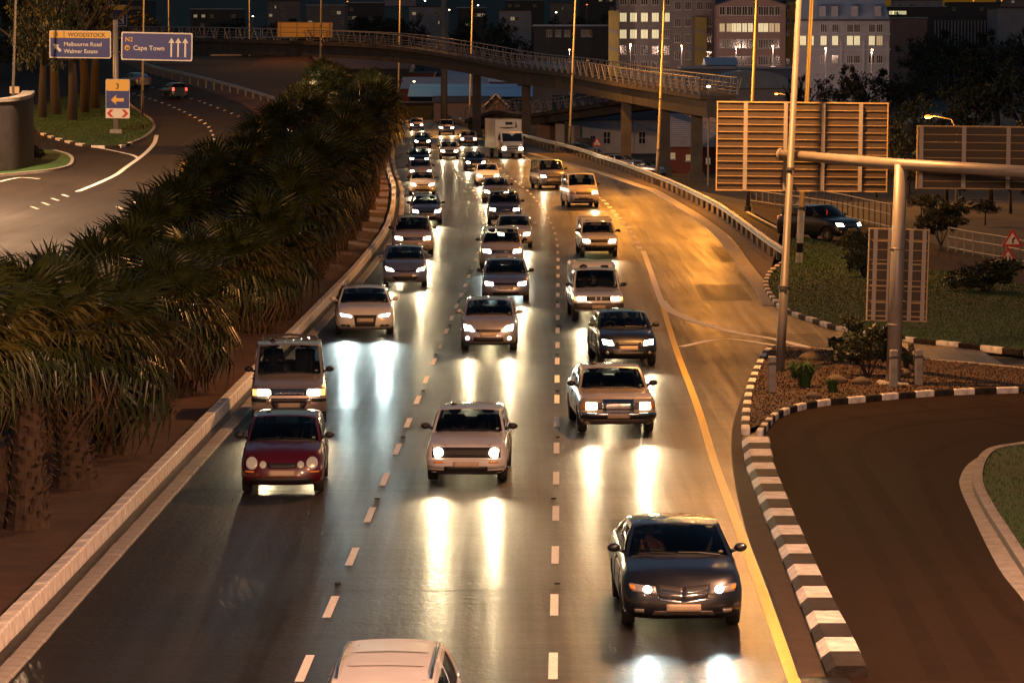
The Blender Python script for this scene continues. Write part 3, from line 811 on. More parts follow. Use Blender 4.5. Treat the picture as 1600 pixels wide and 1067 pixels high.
sign_back('sign back with a plain strip along its top, behind the beam by the frame edge', 1432, 1690, 197, 294, DG + .5, 8, (.02, .28, .55, .82))
sign_back('small upright sign back fixed low on the gantry post', 1354, 1448, 357, 500, DG + .45, 9, (.10, .34, .70, .92), 1.4, ladder=[(0.05, .38, .87), (.66, .96, .87), (.05, .38, .62), (.66, .96, .62), (.02, .98, .38), (.05, .38, .2), (.66, .96, .2), (.02, .98, .05)])

# ================================================================== DIRECTION SIGNS ON THE LEFT
sb = gp(182, 211); DS = sb.y
t = thing('sign_post', 'tall post carrying the two blue direction signs on the grass tip', 'sign post', sb)
q = MB(); q.path([(0, 0, -.3), (0, 0, 9.4)], [.26, .20], 12); q.build('post', M_POLE, t, smooth=True)
q = MB(); q.rbox((0, 0, .25), (1.0, .9, .4), .06); q.build('footing', M_CONC, t)
q = MB(); x0, x1 = (at(80, 70, DS) - sb).x, (at(298, 70, DS) - sb).x
for v in (60, 82): z = (at(182, v, DS) - sb).z; q.path([(x0, 0.0, z), (x1, 0.0, z)], .07, 8)
q.build('crossbeam', M_STEEL, t)
def px_sign(label, u0, v0, u1, v1, d, tilt=0.6, name='direction_sign', border=M_SIGNW, face=M_BLUE):
    c = at(u0, v1, d); e = at(u1, v0, d); w, h = e.x - c.x, e.z - c.z
    s_ = thing(name, label, 'road sign', (c.x, d, c.z)); s_.rotation_euler = (0, R(tilt), 0)
    def rr(x0, y0, x1, y1, r): return [(x0 + r, y0), (x1 - r, y0), (x1 - r * .3, y0 + r * .3), (x1, y0 + r), (x1, y1 - r), (x1 - r * .3, y1 - r * .3), (x1 - r, y1), (x0 + r, y1), (x0 + r * .3, y1 - r * .3), (x0, y1 - r), (x0, y0 + r), (x0 + r * .3, y0 + r * .3)]
    RX = Matrix.Rotation(R(90), 4, 'X')
    def plate_(nm, x0, y0, x1, y1, m, dep, r=.12):
        q = MB(); q.prism(rr(x0 * w, y0 * h, x1 * w, y1 * h, r), dep, dep + .02, 0, RX); return q.build(nm, m, s_)
    plate_('panel', 0, 0, 1, 1, border, -.06)
    b = .018; bh = b * w / h
    plate_('face', b, bh, 1 - b, 1 - bh, face, -.035)
    def poly(nm, pts, m, dep=.008):
        q = MB(); q.prism([(x * w, y * h) for x, y in pts], dep, dep + .015, 0, RX); return q.build(nm, m, s_)
    def text(s, x, y, size, m, align='LEFT'):
        o = link('lettering', text_mesh(s, m, size * h, align), s_, (x * w, -.035, y * h), (R(90), 0, 0)); return o
    return s_, plate_, poly, text, w, h
s_, pl, po_, tx, w, h = px_sign('blue sign with yellow strip reading WOODSTOCK above two road names', 77, 48, 173, 91, DS - .35)
pl('top_strip', .012, .735, .988, .975, M_SIGNY, -.012)
po_('divider', [(.235, .735), (.245, .735), (.245, .975), (.235, .975)], M_SIGNK, .012)
tx('3', .10, .785, .19, M_SIGNK); tx('WOODSTOCK', .30, .785, .205, M_SIGNK)
tx('Melbourne Road', .235, .44, .205, M_SIGNW); tx('Walmer Estate', .235, .185, .205, M_SIGNW)
def arrow(px, py, L, wd, ang, asp):
    """arrow with its tail at (px, py); asp keeps it square on the plate"""
    sh = [(-wd, 0), (wd, 0), (wd, L * .55), (wd * 2.6, L * .48), (0, L), (-wd * 2.6, L * .48), (-wd, L * .55)]
    return [(px + (x * math.cos(ang) - y * math.sin(ang)), py + (x * math.sin(ang) + y * math.cos(ang)) * asp) for x, y in sh]
po_('arrow', arrow(.185, .25, .17, .022, R(45), w / h), M_SIGNW)
s_, pl, po_, tx, w, h = px_sign('long blue sign reading N2 Cape Town with three upward arrows', 189, 50, 300, 94, DS - .35, 1.2)
tx('N2', .055, .66, .22, M_SIGNY); tx('Cape Town', .17, .36, .235, M_SIGNW)
po_('route_disc', [(.085 + .038 * math.cos(a * .3927), .43 + .038 * math.sin(a * .3927) * w / h) for a in range(16)], M_SIGNY, .008); tx('M', .066, .37, .15, M_SIGNK)
for x in (.705, .80, .90): po_('arrow', [(x - .012, .14), (x + .012, .14), (x + .012, .64), (x + .042, .64), (x, .82), (x - .042, .64), (x - .012, .64)], M_SIGNW)
s_, pl, po_, tx, w, h = px_sign('yellow and blue exit sign with number 3 and white left arrow above red chevrons', 165, 124, 202, 185, DS - .5, .6, border=M_SIGNW, face=M_BLUE)
pl('top_strip', .02, .70, .98, .985, M_SIGNY, -.012); tx('3', .41, .755, .20, M_SIGNK)
pl('lower_plate', .0, .0, 1.0, .255, M_SIGNW, -.012, .05)
po_('arrow', [(.22, .47), (.44, .60), (.44, .515), (.76, .515), (.76, .43), (.44, .43), (.44, .345)], M_SIGNY)
for k in (0, 1):
    f = (lambda x: x) if k == 0 else (lambda x: 1 - x)
    pts = [(f(.05), .127), (f(.20), .225), (f(.34), .225), (f(.19), .127), (f(.34), .03), (f(.20), .03)]
    po_('chevron', pts if k == 0 else pts[::-1], M_SIGNR)
s_, pl, po_, tx, w, h = px_sign('far dim blue sign with pale strip and forked arrow above the first sign', 154, 8, 198, 41, DS + 90, .5)
pl('top_strip', .01, .76, .99, .98, M_SIGNY, -.012); po_('divider', [(.26, .77), (.275, .77), (.275, .97), (.26, .97)], M_SIGNR, .012)
tx('Searle St', .10, .34, .14, M_SIGNW); tx('300 m', .54, .10, .14, M_SIGNW)
po_('arrow', [(.84, .10), (.89, .10), (.89, .52), (.84, .52)], M_SIGNW); po_('arrow', [(.84, .22), (.84, .30), (.72, .42), (.70, .36)], M_SIGNW)
p = at(176, 41, DS + 90); t = thing('sign_post', 'dim pole under the far blue sign', 'sign post', (p.x, p.y + .3, G(p.x, p.y))); q = MB(); q.path([(0, 0, -.5), (0, 0, p.z - G(p.x, p.y) + 3)], .13, 8); q.build('post', M_POLE, t)
p = at(23, 141, 330); t = thing('small_sign', 'small pale plate fixed to the lamp pole above the retaining wall', 'road sign', p)
q = MB(); q.box((0, -.2, 0), (.9, .04, .65)); q.build('panel', M_SIGNW, t)

# warning triangles
def triangle(label, u, v_c, d, size, base=None, kind=0, pole=None):
    p = at(u, v_c, d); t = thing('warning_sign', label, 'road sign', p)
    RX = Matrix.Rotation(R(90), 4, 'X'); s = size / 2
    q = MB(); q.prism([(-s, -s * .8), (s, -s * .8), (0, s * .9)], 0, .02, 0, RX); q.build('panel', M_SIGNR, t)
    k = .66; q = MB(); q.prism([(-s * k, -s * .8 + s * .22), (s * k, -s * .8 + s * .22), (0, s * .9 - s * .42)], .022, .03, 0, RX); q.build('face', M_SIGNW, t)
    q = MB()
    if kind == 0: q.prism([(-.05 * s, -.5 * s), (.10 * s, -.5 * s), (.10 * s, -.2 * s), (.3 * s, .0 * s), (.16 * s, .12 * s), (-.05 * s, -.1 * s)], .032, .04, 0, RX)
    else:
        for dx in (-.2, .16): q.prism([(dx * s - .06 * s, -.52 * s), (dx * s + .10 * s, -.52 * s), (dx * s + .08 * s, -.05 * s), (dx * s + .0 * s, .08 * s), (dx * s - .08 * s, -.05 * s)], .032, .04, 0, RX)
    q.build('symbol', M_SIGNK, t)
    if pole:
        b = gp(*pole); q = MB(); top = p.z + size * .45
        q.path([(b.x - p.x, .06, b.z - p.z), (0, .06, size * .45)], .035, 6); q.build('post', M_POLE, t)
    return t
pt = gp(1563, 459)
triangle('upper red bordered triangle with bend symbol beside the railing', 1582, 372, pt.y, .80)
triangle('lower red bordered triangle with two figures on the slanted pole by the railing', 1575, 400, pt.y, .76, kind=1, pole=(1562, 459))
pr = gp(933, 247)
triangle('small red triangle sign with white pole behind the guard rail', 933, 222, pr.y, .85, kind=1, pole=(932, 247))

# post and rail fence by the service road
def rail_fence(label, px, hgt, step):
    t = thing('railing', label, 'railing'); path = gpath(px)
    for z in (.18, hgt * .62, hgt):
        q = MB(); q.path([Vector((p.x, p.y, G(p.x, p.y) + z)) for p in path], .035, 6); q.build('rail', M_FENCE, t)
    for p in resample(path, step):
        q = MB(); q.box((0, 0, hgt / 2), (.07, .07, hgt + .05)); o = q.build('post', M_FENCE, t); o.location = (p.x, p.y, G(p.x, p.y))
rail_fence('steel post and rail fence beside the service road, behind the triangle signs', [(1482, 392), (1520, 400), (1560, 407), (1600, 416), (1680, 434)], 1.05, 1.4)
rail_fence('dim steel railing above the service road below the sign backs', [(1172, 318), (1250, 330), (1300, 338), (1350, 350), (1392, 360)], 1.3, 1.5)
# bollards on the planted island
for u, v, hh, lab in ((1206, 614, .95, 'weathered square bollard beside the tall lamp pole on the planted island'), (1396, 606, 1.0, 'square timber bollard directly in front of the gantry post'), (1435, 602, .95, 'paired timber bollard standing apart from the gantry post')):
    p = gp(u, v, .1); t = thing('bollard', lab, 'bollard', p, .2, 'bollards on the planted island')
    q = MB(); q.rbox((0, 0, hh / 2 - .1), (.20, .17, hh + .2), .025); q.build('post', M_CONC, t)
    q = MB(); q.rbox((0, 0, hh * .8), (.215, .185, .07), .01); q.build('band', M_STEEL, t)
for i, (u, v, s) in enumerate(((1346, 600, .22), (1271, 622, .16), (1306, 598, .24), (1268, 562, .30), (1412, 586, .2))):
    p = gp(u, v, .12); q = MB(); q.ball((0, 0, s * .25), s, 9, 6, 0, (1.2, .9, .6))
    q.v = [(x * (1 + .18 * math.sin(9 * y + i)), y, z * (1 + .15 * math.cos(11 * x))) for x, y, z in q.v]
    o = q.build('rock', M_STONE, smooth=True); o.location = p
    tag(o, ['pale rounded rock right of the dark bush base', 'pale flat rock nearest the front kerb of the island', 'brown rock half hidden under the tall bush', 'large low rock behind the grassy clump', 'small rock at the foot of the gantry post'][i], 'rock', 'rocks in the planted island')

# ================================================================== FOOTBRIDGE
BR = [(190, 470, 11.3), (230, 458, 11.2), (320, 440, 10.95), (400, 430, 10.75), (520, 420, 10.4), (628, 410, 9.9), (735, 395, 8.75), (820, 376, 7.65), (900, 352, 7.1), (1000, 322, 6.25), (1100, 292, 5.7), (1122, 286, 5.6)]
def bridge(label, pts, depth, posts_step, rail_h, wid, name='footbridge'):
    t = thing(name, label, 'bridge')
    path = catmull([Vector(((u - 800) * d / F, d, z)) for u, d, z in pts], 6)
    ns = sides(path)
    def sweep(q, prof, mi=0):
        n = len(prof); vs = []
        for p, nn in zip(path, ns):
            for w, h in prof: vs.append(p + nn * w + Vector((0, 0, h)))
        q.add(vs, [(k * n + i, k * n + n + i, k * n + n + (i + 1) % n, k * n + (i + 1) % n) for k in range(len(path) - 1) for i in range(n)] + [tuple(range(n)), tuple(range(len(path) * n - 1, (len(path) - 1) * n - 1, -1))], mi)
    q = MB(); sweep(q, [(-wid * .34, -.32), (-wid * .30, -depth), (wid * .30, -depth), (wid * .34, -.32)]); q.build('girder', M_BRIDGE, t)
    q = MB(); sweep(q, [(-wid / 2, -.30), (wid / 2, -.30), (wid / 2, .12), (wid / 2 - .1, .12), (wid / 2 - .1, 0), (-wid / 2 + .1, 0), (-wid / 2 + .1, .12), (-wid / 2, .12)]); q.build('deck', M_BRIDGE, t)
    for sd in (-1, 1):
        for z, r in ((rail_h, .06), (rail_h * .66, .022), (rail_h * .45, .022), (rail_h * .25, .022)):
            q = MB(); q.path([p + n * sd * wid / 2 + Vector((0, 0, z)) for p, n in zip(path, ns)], r, 6); q.build('handrail' if r > .04 else 'rail', M_RAILING, t)
        rs = resample(path, posts_step); rn = sides(rs)
        for p, n in zip(rs, rn):
            tg = Vector((-n.y, n.x, 0)); c = n * sd
            q = MB(); a = p + c * (wid / 2 + .05)
            q.path([a - tg * .62 + c * .25 + Vector((0, 0, rail_h)), a - tg * .26 + Vector((0, 0, .12)), a + tg * .26 + Vector((0, 0, .12)), a + tg * .62 + c * .25 + Vector((0, 0, rail_h))], .055, 6)
            q.build('railing_bracket', M_RAILING, t)
    return t
br = bridge('long curved concrete footbridge with pale bracketed railings crossing above the traffic', BR, 1.75, 3.0, 1.45, 3.0)
for u, d, zt in ((452, 427, 9.0), (745, 394, 7.2), (822, 376, 6.0), (978, 329, 4.9), (1038, 311, 4.5), (1088, 296, 4.2)):
    x = (u - 800) * d / F; gz = G(x, d)
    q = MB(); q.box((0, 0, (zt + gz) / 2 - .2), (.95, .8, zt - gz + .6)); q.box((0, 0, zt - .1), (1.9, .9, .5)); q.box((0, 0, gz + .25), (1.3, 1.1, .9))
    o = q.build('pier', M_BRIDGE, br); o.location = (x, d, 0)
ramp = bridge('lower footbridge ramp doubling back below the main bridge behind the truck', [(742, 408, 1.4), (790, 400, 2.6), (831, 392, 2.3), (926, 372, 3.5), (1018, 352, 4.6), (1090, 335, 5.2)], 1.1, 2.8, 1.4, 2.6)
for u, d, zt in ((887, 380, 1.9),):
    x = (u - 800) * d / F; gz = G(x, d); q = MB(); q.box((0, 0, (zt + gz) / 2), (.7, .7, zt - gz)); o = q.build('pier', M_BRIDGE, ramp); o.location = (x, d, 0)
# sign back on the bridge; yellow lamplight is put into its plank colour
sign_back('yellow lit sign back hanging on the footbridge railing', 434, 519, 35, 58, 421, 3, (.05, .35, .66, .95), 0.5, mb=mat('lamplit_sign_back', (.62, .40, .12), .6))

# ================================================================== BUILDINGS
WALLS = {k: mat('wall_' + k, c, .85, var=.15, vscale=.4) for k, c in dict(white=(.42, .40, .42), brick=(.16, .045, .035), mauve=(.26, .21, .23), brown=(.14, .09, .07), ochre=(.22, .17, .05), taupe=(.17, .15, .15), rose=(.22, .15, .14), pale=(.30, .29, .33), dark=(.05, .05, .055), stone=(.24, .24, .28)).items()}
M_ROOFB = mat('blue_grey_roof', (.20, .26, .36), .45, metal=.2, var=.2, vscale=.3); M_ROOFL = mat('corrugated_roof', (.46, .44, .50), .4, metal=.3, var=.12, vscale=1)
M_ROOFD = mat('dark_roof', (.05, .045, .06), .7, var=.3, vscale=.4); M_ROOFR = mat('red_roof', (.20, .05, .04), .7)
M_SKYROOF = mat('painted_sky_reflection_roof', (.06, .22, .75), .35, metal=.1)  # bright blue sky reflection is put into the roof colour
M_WIN_ON = mat('lit_window', (1, .95, .6), .5, emit=.55, ecol=(1.0, .92, .52)); M_WIN_DIM = mat('dim_window', (1, .9, .5), .5, emit=.16, ecol=(1.0, .85, .5))
M_WIN_OFF = mat('dark_window', (.015, .017, .025), .12)
M_FRAMEW = mat('window_frame_paint', (.45, .44, .45), .6)
WINM = {}
def window_mesh(w, h, nx=2, nz=2):
    k = (round(w, 2), round(h, 2), nx, nz)
    if k not in WINM:
        q = MB(); q.box((0, 0, 0), (w, .06, h)); fr = MB(); t = min(.07, w * .08)
        for i in range(nx + 1): fr.box((-w / 2 + w * i / nx, -.05, 0), (t, .09, h + t))
        for j in range(nz + 1): fr.box((0, -.048, -h / 2 + h * j / nz), (w + t, .085, t))
        fr.box((0, -.09, -h / 2 - .05), (w + .2, .2, .07))
        WINM[k] = (q.mesh('window', M_WIN_OFF), fr.mesh('window_frame', M_FRAMEW))
    return WINM[k]
def window(parent, x, y, z, w, h, m, nx=2, nz=2, rz=0.0):
    a, b = window_mesh(w, h, nx, nz); o = link('window', a, parent, (x, y, z), (0, 0, rz))
    o.material_slots[0].link = 'OBJECT'; o.material_slots[0].material = m
    link('window_frame', b, o); return o
def block(label, u0, u1, vtop, d, depth, wall, name='building', roof='flat', roofm=None, floor=None, rz=0.0, rh=2.0, eave=.3):
    x0, x1 = (u0 - 800) * d / F, (u1 - 800) * d / F
    zt = H - (vtop - V0) * d / F; zb = min(G(x0, d), G(x1, d)) - 1.5 if floor is None else floor
    t = thing(name, label, 'building', ((x0 + x1) / 2, d, zb), rz); w, h = x1 - x0, zt - zb
    q = MB(); q.box((0, depth / 2, h / 2), (w, depth, h)); q.build('wall', wall, t)
    q = MB(); rm = roofm or M_ROOFD
    if roof == 'flat': q.box((0, depth / 2, h + .18), (w + .5, depth + .5, .36))
    elif roof == 'front':      # slope facing the camera, ridge across
        q.add([(-w / 2 - eave, -eave, h), (w / 2 + eave, -eave, h), (w / 2 + eave, depth / 2, h + rh), (-w / 2 - eave, depth / 2, h + rh), (-w / 2 - eave, depth + eave, h), (w / 2 + eave, depth + eave, h)], [(0, 1, 2, 3), (3, 2, 5, 4), (0, 3, 4), (1, 5, 2), (0, 4, 5, 1)])
    elif roof == 'gable':      # gable facing the camera
        q.add([(-w / 2 - eave, -eave, h - .1), (0, -eave, h + rh), (w / 2 + eave, -eave, h - .1), (-w / 2 - eave, depth, h - .1), (0, depth, h + rh), (w / 2 + eave, depth, h - .1), (-w / 2 - eave, -eave, h - .35), (0, -eave, h + rh - .3), (w / 2 + eave, -eave, h - .35)], [(0, 1, 4, 3), (1, 2, 5, 4), (0, 6, 7, 1), (1, 7, 8, 2)])
        q2 = MB(); q2.add([(-w / 2, 0, h), (w / 2, 0, h), (0, 0, h + rh - .2), (-w / 2, .2, h), (w / 2, .2, h), (0, .2, h + rh - .2)], [(0, 1, 2), (3, 5, 4), (0, 2, 5, 3), (1, 4, 5, 2)]); q2.build('gable', wall, t)
    elif roof == 'barrel':
        n = 14; pr = [(-w / 2 * math.cos(math.pi * i / n), h + rh * math.sin(math.pi * i / n)) for i in range(n + 1)]
        q.add([(x, -.3, z) for x, z in pr] + [(x, depth, z) for x, z in pr], [(i, i + 1, n + 2 + i, n + 1 + i) for i in range(n)] + [tuple(range(n, -1, -1))])
    q.build('roof', rm, t)
    return t, w, h, d
def wz(v, d, t): return H - (v - V0) * d / F - t.location.z
def wx(u, d, t): return (u - 800) * d / F - t.location.x
# red brick hall with lilac corrugated roof
t, w, h, d = block('red brick hall with pale corrugated roof and three small lit windows behind the guard rail', 1046, 1215, 229, 318, 12, WALLS['brick'], roof='front', roofm=M_ROOFL, rh=2.9)
for u, v in ((1051, 243), (1075, 246), (1106, 251)): window(t, wx(u, d, t), -.02, wz(v, d, t), .42, .55, M_WIN_DIM, 3, 2)
for k in range(16):
    q = MB(); f = k / 16; q.box((0, lerp(-.3, 6, f), h + 2.9 * f * .98 + .05), (w + .6, .05, .05)); q.build('roof_rib', M_ROOFL, t)
# white building behind the piers
t, w, h, d = block('long white walled building with dark pitched roof and two tall windows behind the piers', 868, 1135, 187, 384, 14, WALLS['white'], roof='front', rh=2.6)
for u in (948, 1003): window(t, wx(u, d, t), -.02, wz(215, d, t), .72, 1.3, M_WIN_OFF, 2, 2)
window(t, wx(926, d, t), -.02, wz(216, d, t), .5, .6, M_WIN_OFF)
for u in (989, 1063):
    q = MB(); q.path([(wx(u, d, t), -.12, .2), (wx(u, d, t), -.12, h - .1)], .07, 6); q.build('downpipe', M_FRAMEW, t)
t, w, h, d = block('low ochre shed beside the white walled building', 838, 868, 190, 388, 8, WALLS['rose'], roof='flat')
t, w, h, d = block('small dark kiosk in front of the white wall', 905, 926, 222, 362, 2.5, WALLS['dark'], roof='flat')
# small brown gabled house, mauve wall, sheds
t, w, h, d = block('small brown house with pale gable edge behind the truck', 758, 792, 166, 450, 8, WALLS['brown'], roof='gable', rh=1.5, roofm=M_ROOFD)
q = MB(); q.path([(-w / 2 - .3, -.4, h - .1), (0, -.4, h + 1.55), (w / 2 + .3, -.4, h - .1)], .10, 5); q.build('barge_board', M_FRAMEW, t)
block('mauve walled warehouse with flat dark roof line beyond the guard rail', 678, 762, 160, 480, 16, WALLS['mauve'], roof='front', rh=.8)
block('low ochre walled shed where the guard rail meets the palms', 610, 678, 164, 500, 8, WALLS['ochre'], roof='flat', roofm=M_ROOFD)
block('warehouse with sky reflection painted bright blue on its roof under the footbridge', 640, 830, 151, 560, 30, WALLS['dark'], roof='front', rh=1.9, roofm=M_SKYROOF)
block('warehouse with red roof edge behind the roof with painted sky reflection', 628, 760, 139, 620, 30, WALLS['brick'], roof='front', rh=2.0, roofm=M_ROOFB)
block('wide slate blue hall roof far under the footbridge', 690, 900, 128, 690, 60, WALLS['dark'], roof='front', rh=4.0, roofm=M_ROOFB)
block('small red brick block beside the slate hall', 640, 678, 116, 640, 12, WALLS['brick'], roof='flat')
block('dark hall with low roof behind the palm row', 505, 640, 108, 640, 30, WALLS['dark'], roof='front', rh=2.5)
block('dark long block behind the left half of the footbridge', 290, 500, 60, 900, 30, WALLS['dark'], roof='flat', roofm=M_ROOFB)
block('small dim house beyond the climbing road', 330, 372, 95, 560, 10, WALLS['ochre'], roof='front', rh=1.0)
# barrel roofed halls right of the bridge end
block('pale hall with blue lit flat roof behind the bridge end', 1066, 1146, 108, 520, 12, WALLS['pale'], roof='flat', roofm=M_ROOFL)
block('pale stepped roof house next to the barrel roofed hall', 1105, 1150, 102, 560, 12, WALLS['stone'], roof='front', roofm=M_ROOFL, rh=1.2)
block('grey hall with wide barrel roof right of the bridge end', 1112, 1238, 138, 470, 14, WALLS['pale'], roof='barrel', roofm=M_ROOFB, rh=2.4)
block('flat roofed hall behind the barrel roofed hall', 1140, 1245, 108, 580, 12, WALLS['stone'], roof='flat', roofm=M_ROOFL)
# apartment blocks
def rows(t, d, us, vs, m, w, h, nx=3, nz=1, off=-.02):
    for v in vs:
        for u in us:
            mm = m(u, v) if callable(m) else m
            window(t, wx(u, d, t), off, wz(v, d, t), w, h, mm, nx, nz)
t, w, h, d = block('tall brown apartment block with two rows of lit windows behind the footbridge', 966, 1116, -34, 700, 18, WALLS['taupe'])
rows(t, d, [973, 989, 1006, 1023, 1040], [2, 28, 54, 79, 104], lambda u, v: M_WIN_ON if (v == 28 or (v == 54 and u < 1030)) else M_WIN_OFF, 1.35, 1.75)
rows(t, d, [1058, 1074, 1092, 1106], [10, 36, 61, 87], M_WIN_OFF, 1.2, 1.6)
for u0, u1, lab in ((950, 966, 'yellow tower'), (1084, 1102, 'yellow tower')):
    q = MB(); a, b = wx(u0, d, t), wx(u1, d, t); q.box(((a + b) / 2, -1.2, wz(18 if u0 < 1000 else 28, d, t) / 2), (b - a, 2.5, wz(18 if u0 < 1000 else 28, d, t))); tw = q.build('stair_tower', WALLS['ochre'], t)
    for v in (50, 78, 104):
        q = MB(); q.box(((a + b) / 2, -2.5, wz(v, d, t)), (b - a, .12, .5), 0, Matrix.Rotation(R(18), 3, 'Y')); q.build('stair_flight', WALLS['taupe'], tw)
t, w, h, d = block('mauve apartment block with gabled top and one bright window row', 1118, 1226, 8, 690, 16, WALLS['rose'], roof='gable', rh=2.4)
rows(t, d, [1127, 1138], [18, 44, 69, 95], lambda u, v: M_WIN_DIM if v == 44 else M_WIN_OFF, 1.0, 1.6, 2)
rows(t, d, [1145, 1153, 1162, 1171, 1187, 1195, 1204, 1213], [18, 44, 69, 95], lambda u, v: M_WIN_ON if v == 44 and u < 1200 else (M_WIN_DIM if v == 44 else M_WIN_OFF), .95, 1.7, 2)
t, w, h, d = block('yellow stair block between the mauve and the pale apartment blocks', 1227, 1246, 4, 694, 14, WALLS['ochre'])
rows(t, d, [1230], [12, 33, 52, 97], M_WIN_OFF, .7, 1.2, 1)
t, w, h, d = block('pale apartment block with dark mansard roof and a lit third storey', 1246, 1388, 34, 680, 16, WALLS['stone'])
rows(t, d, [1253, 1265, 1285, 1303, 1326, 1337, 1360, 1372], [64], lambda u, v: M_WIN_ON if u < 1365 else M_WIN_DIM, 1.15, 1.8)
rows(t, d, [1285, 1303, 1326, 1337, 1360, 1372], [45, 93], M_WIN_OFF, 1.15, 1.5)
q = MB(); a = -w / 2; q.add([(a, 0, h), (-a, 0, h), (-a + -.8, 2.2, h + 4.2), (a + .8, 2.2, h + 4.2), (a, 16, h), (-a, 16, h), (-a - .8, 14, h + 4.2), (a + .8, 14, h + 4.2)], [(0, 1, 2, 3), (1, 5, 6, 2), (5, 4, 7, 6), (4, 0, 3, 7), (3, 2, 6, 7)]); mr_ = q.build('mansard_roof', M_ROOFB, t)
for u in (1283, 1302, 1333, 1369):
    q = MB(); x = wx(u, d, t); q.box((x, .6, h + 1.9), (1.3, 1.8, 2.0)); dm = q.build('dormer', WALLS['stone'], mr_)
for v in (54, 78):
    q = MB(); q.box((0, -.15, wz(v, d, t)), (w + .4, .4, .25)); q.build('cornice', WALLS['pale'], t)
for u in (1312, 1347, 1385):
    q = MB(); q.box((wx(u, d, t), -.15, h * .4), (.5, .3, h * .8)); q.build('pilaster', WALLS['pale'], t)
# dark low block left of the apartment block
t, w, h, d = block('dark low block with pale blue roof edge left of the tall apartment block', 834, 952, 42, 740, 16, WALLS['dark'], roofm=M_ROOFB)
rows(t, d, [858, 872, 886, 912, 920], [53], M_WIN_OFF, 1.2, 1.4)
# far right city
t, w, h, d = block('long dark block with vertical fins on the far right', 1446, 1548, 26, 900, 14, WALLS['dark'])
for k in range(18):
    q = MB(); q.box((lerp(-w / 2 + 2, w / 2 - .3, k / 17), -.2, h * .55), (.35, .4, h * .8)); q.build('fin', WALLS['stone'], t)
block('pale tall block at the far right edge', 1556, 1640, 14, 880, 20, WALLS['stone'])
block('reddish low block right of the pale apartment block', 1386, 1446, 30, 860, 14, WALLS['rose'], roofm=M_ROOFB)
t, w, h, d = block('long low far block with a lit strip of windows above the pale apartment block', 1388, 1475, 12, 1250, 16, WALLS['dark'], roofm=M_ROOFB)
rows(t, d, [1390, 1396, 1403, 1410], [21], M_WIN_ON, 1.6, 1.3, 2)
FAR = [(180, 240, 4, 1300, 'dark'), (300, 380, 16, 1200, 'dark'), (420, 470, 3, 1300, 'taupe'), (540, 600, 6, 1250, 'dark'), (640, 700, 12, 1180, 'stone'), (715, 760, 14, 1150, 'dark'), (780, 830, 18, 1000, 'pale'), (790, 850, 2, 1500, 'dark'), (860, 900, 6, 1400, 'taupe'), (905, 960, -8, 1300, 'dark'), (1480, 1560, 6, 1300, 'dark'), (1560, 1640, -4, 1500, 'taupe'), (600, 650, -4, 1700, 'stone'), (480, 540, 10, 1100, 'taupe'), (1395, 1470, 2, 1600, 'stone')]
for i, (u0, u1, vt, d, m) in enumerate(FAR):
    lab = '%s far city block on the dark hillside, %s' % ({'dark': 'dark', 'taupe': 'brownish', 'stone': 'grey', 'pale': 'pale'}[m], ['above the first direction sign', 'above the long blue sign', 'left of the yellow sign back', 'above the palms end', 'right of the thin middle pole', 'behind the thick mast', 'left of the low block with blue roof', 'highest behind the mast', 'behind the low dark block', 'left of the tall apartment block top', 'beyond the finned block', 'beyond the pale tall block', 'far above the dark hall', 'beside the yellow sign back', 'beyond the reddish low block'][i])
    t, w, h, dd = block(lab, u0, u1, vt, d, 14, WALLS[m], roofm=M_ROOFB if i % 2 else M_ROOFD)
    t['group'] = 'far city blocks'
    for k in range(5):
        window(t, rnd.uniform(-w * .42, w * .42), -.02, h - rnd.choice((2.2, 5.2)), 1.2, 1.0, rnd.choice((M_WIN_DIM, M_WIN_OFF, M_WIN_OFF)), 2, 1)
# small far lamps, each a pole with a glowing head
def far_lamp(u, v, d, label, m, s=.22, light=0.0, arm=0.0):
    p = at(u, v, d); gz = min(G(p.x, p.y), p.z - 3)
    t = thing('street_lamp', label, 'street lamp', (p.x, p.y, gz), 0, 'distant lit street lamps'); hh = p.z - gz
    q = MB()
    if arm: q.path([(arm, 0, -.5), (arm, 0, hh - .9), (arm * .8, 0, hh - .15), (arm * .3, 0, hh + .05), (0, 0, hh + .05)], [.09, .07, .05, .05, .05], 6)
    else: q.path([(0, 0, -.5), (0, 0, hh)], [.09, .06], 6)
    q.build('pole', M_POLE, t)
    q = MB(); q.ball((0, 0, hh + .02), s, 8, 6, 0, (1.2, .8, .6)); q.build('lamp_head', m, t, smooth=True)
    if light:
        la = bpy.data.lights.new('lamp_light', 'POINT'); la.energy = light; la.color = (1, .62, .45) if light == 9000 else SODIUM; la.shadow_soft_size = s
        o = bpy.data.objects.new('lamp_light', la); COL.objects.link(o); o.parent = t; o.location = (0, 0, hh - .35)
far_lamp(1450, 183, 230, 'glowing orange street lamp on a curved arm above the second sign back', M_SODIUM_ON, .20, 2500, 1.9)
far_lamp(1213, 147, 420, 'glowing orange street lamp above the large sign back, beside the barrel roof', M_SODIUM_ON, .20, 1500, 1.5)
far_lamp(1107, 136, 289, 'small warm lamp at the lower end of the footbridge railing', M_WARMPT_ON, .14)
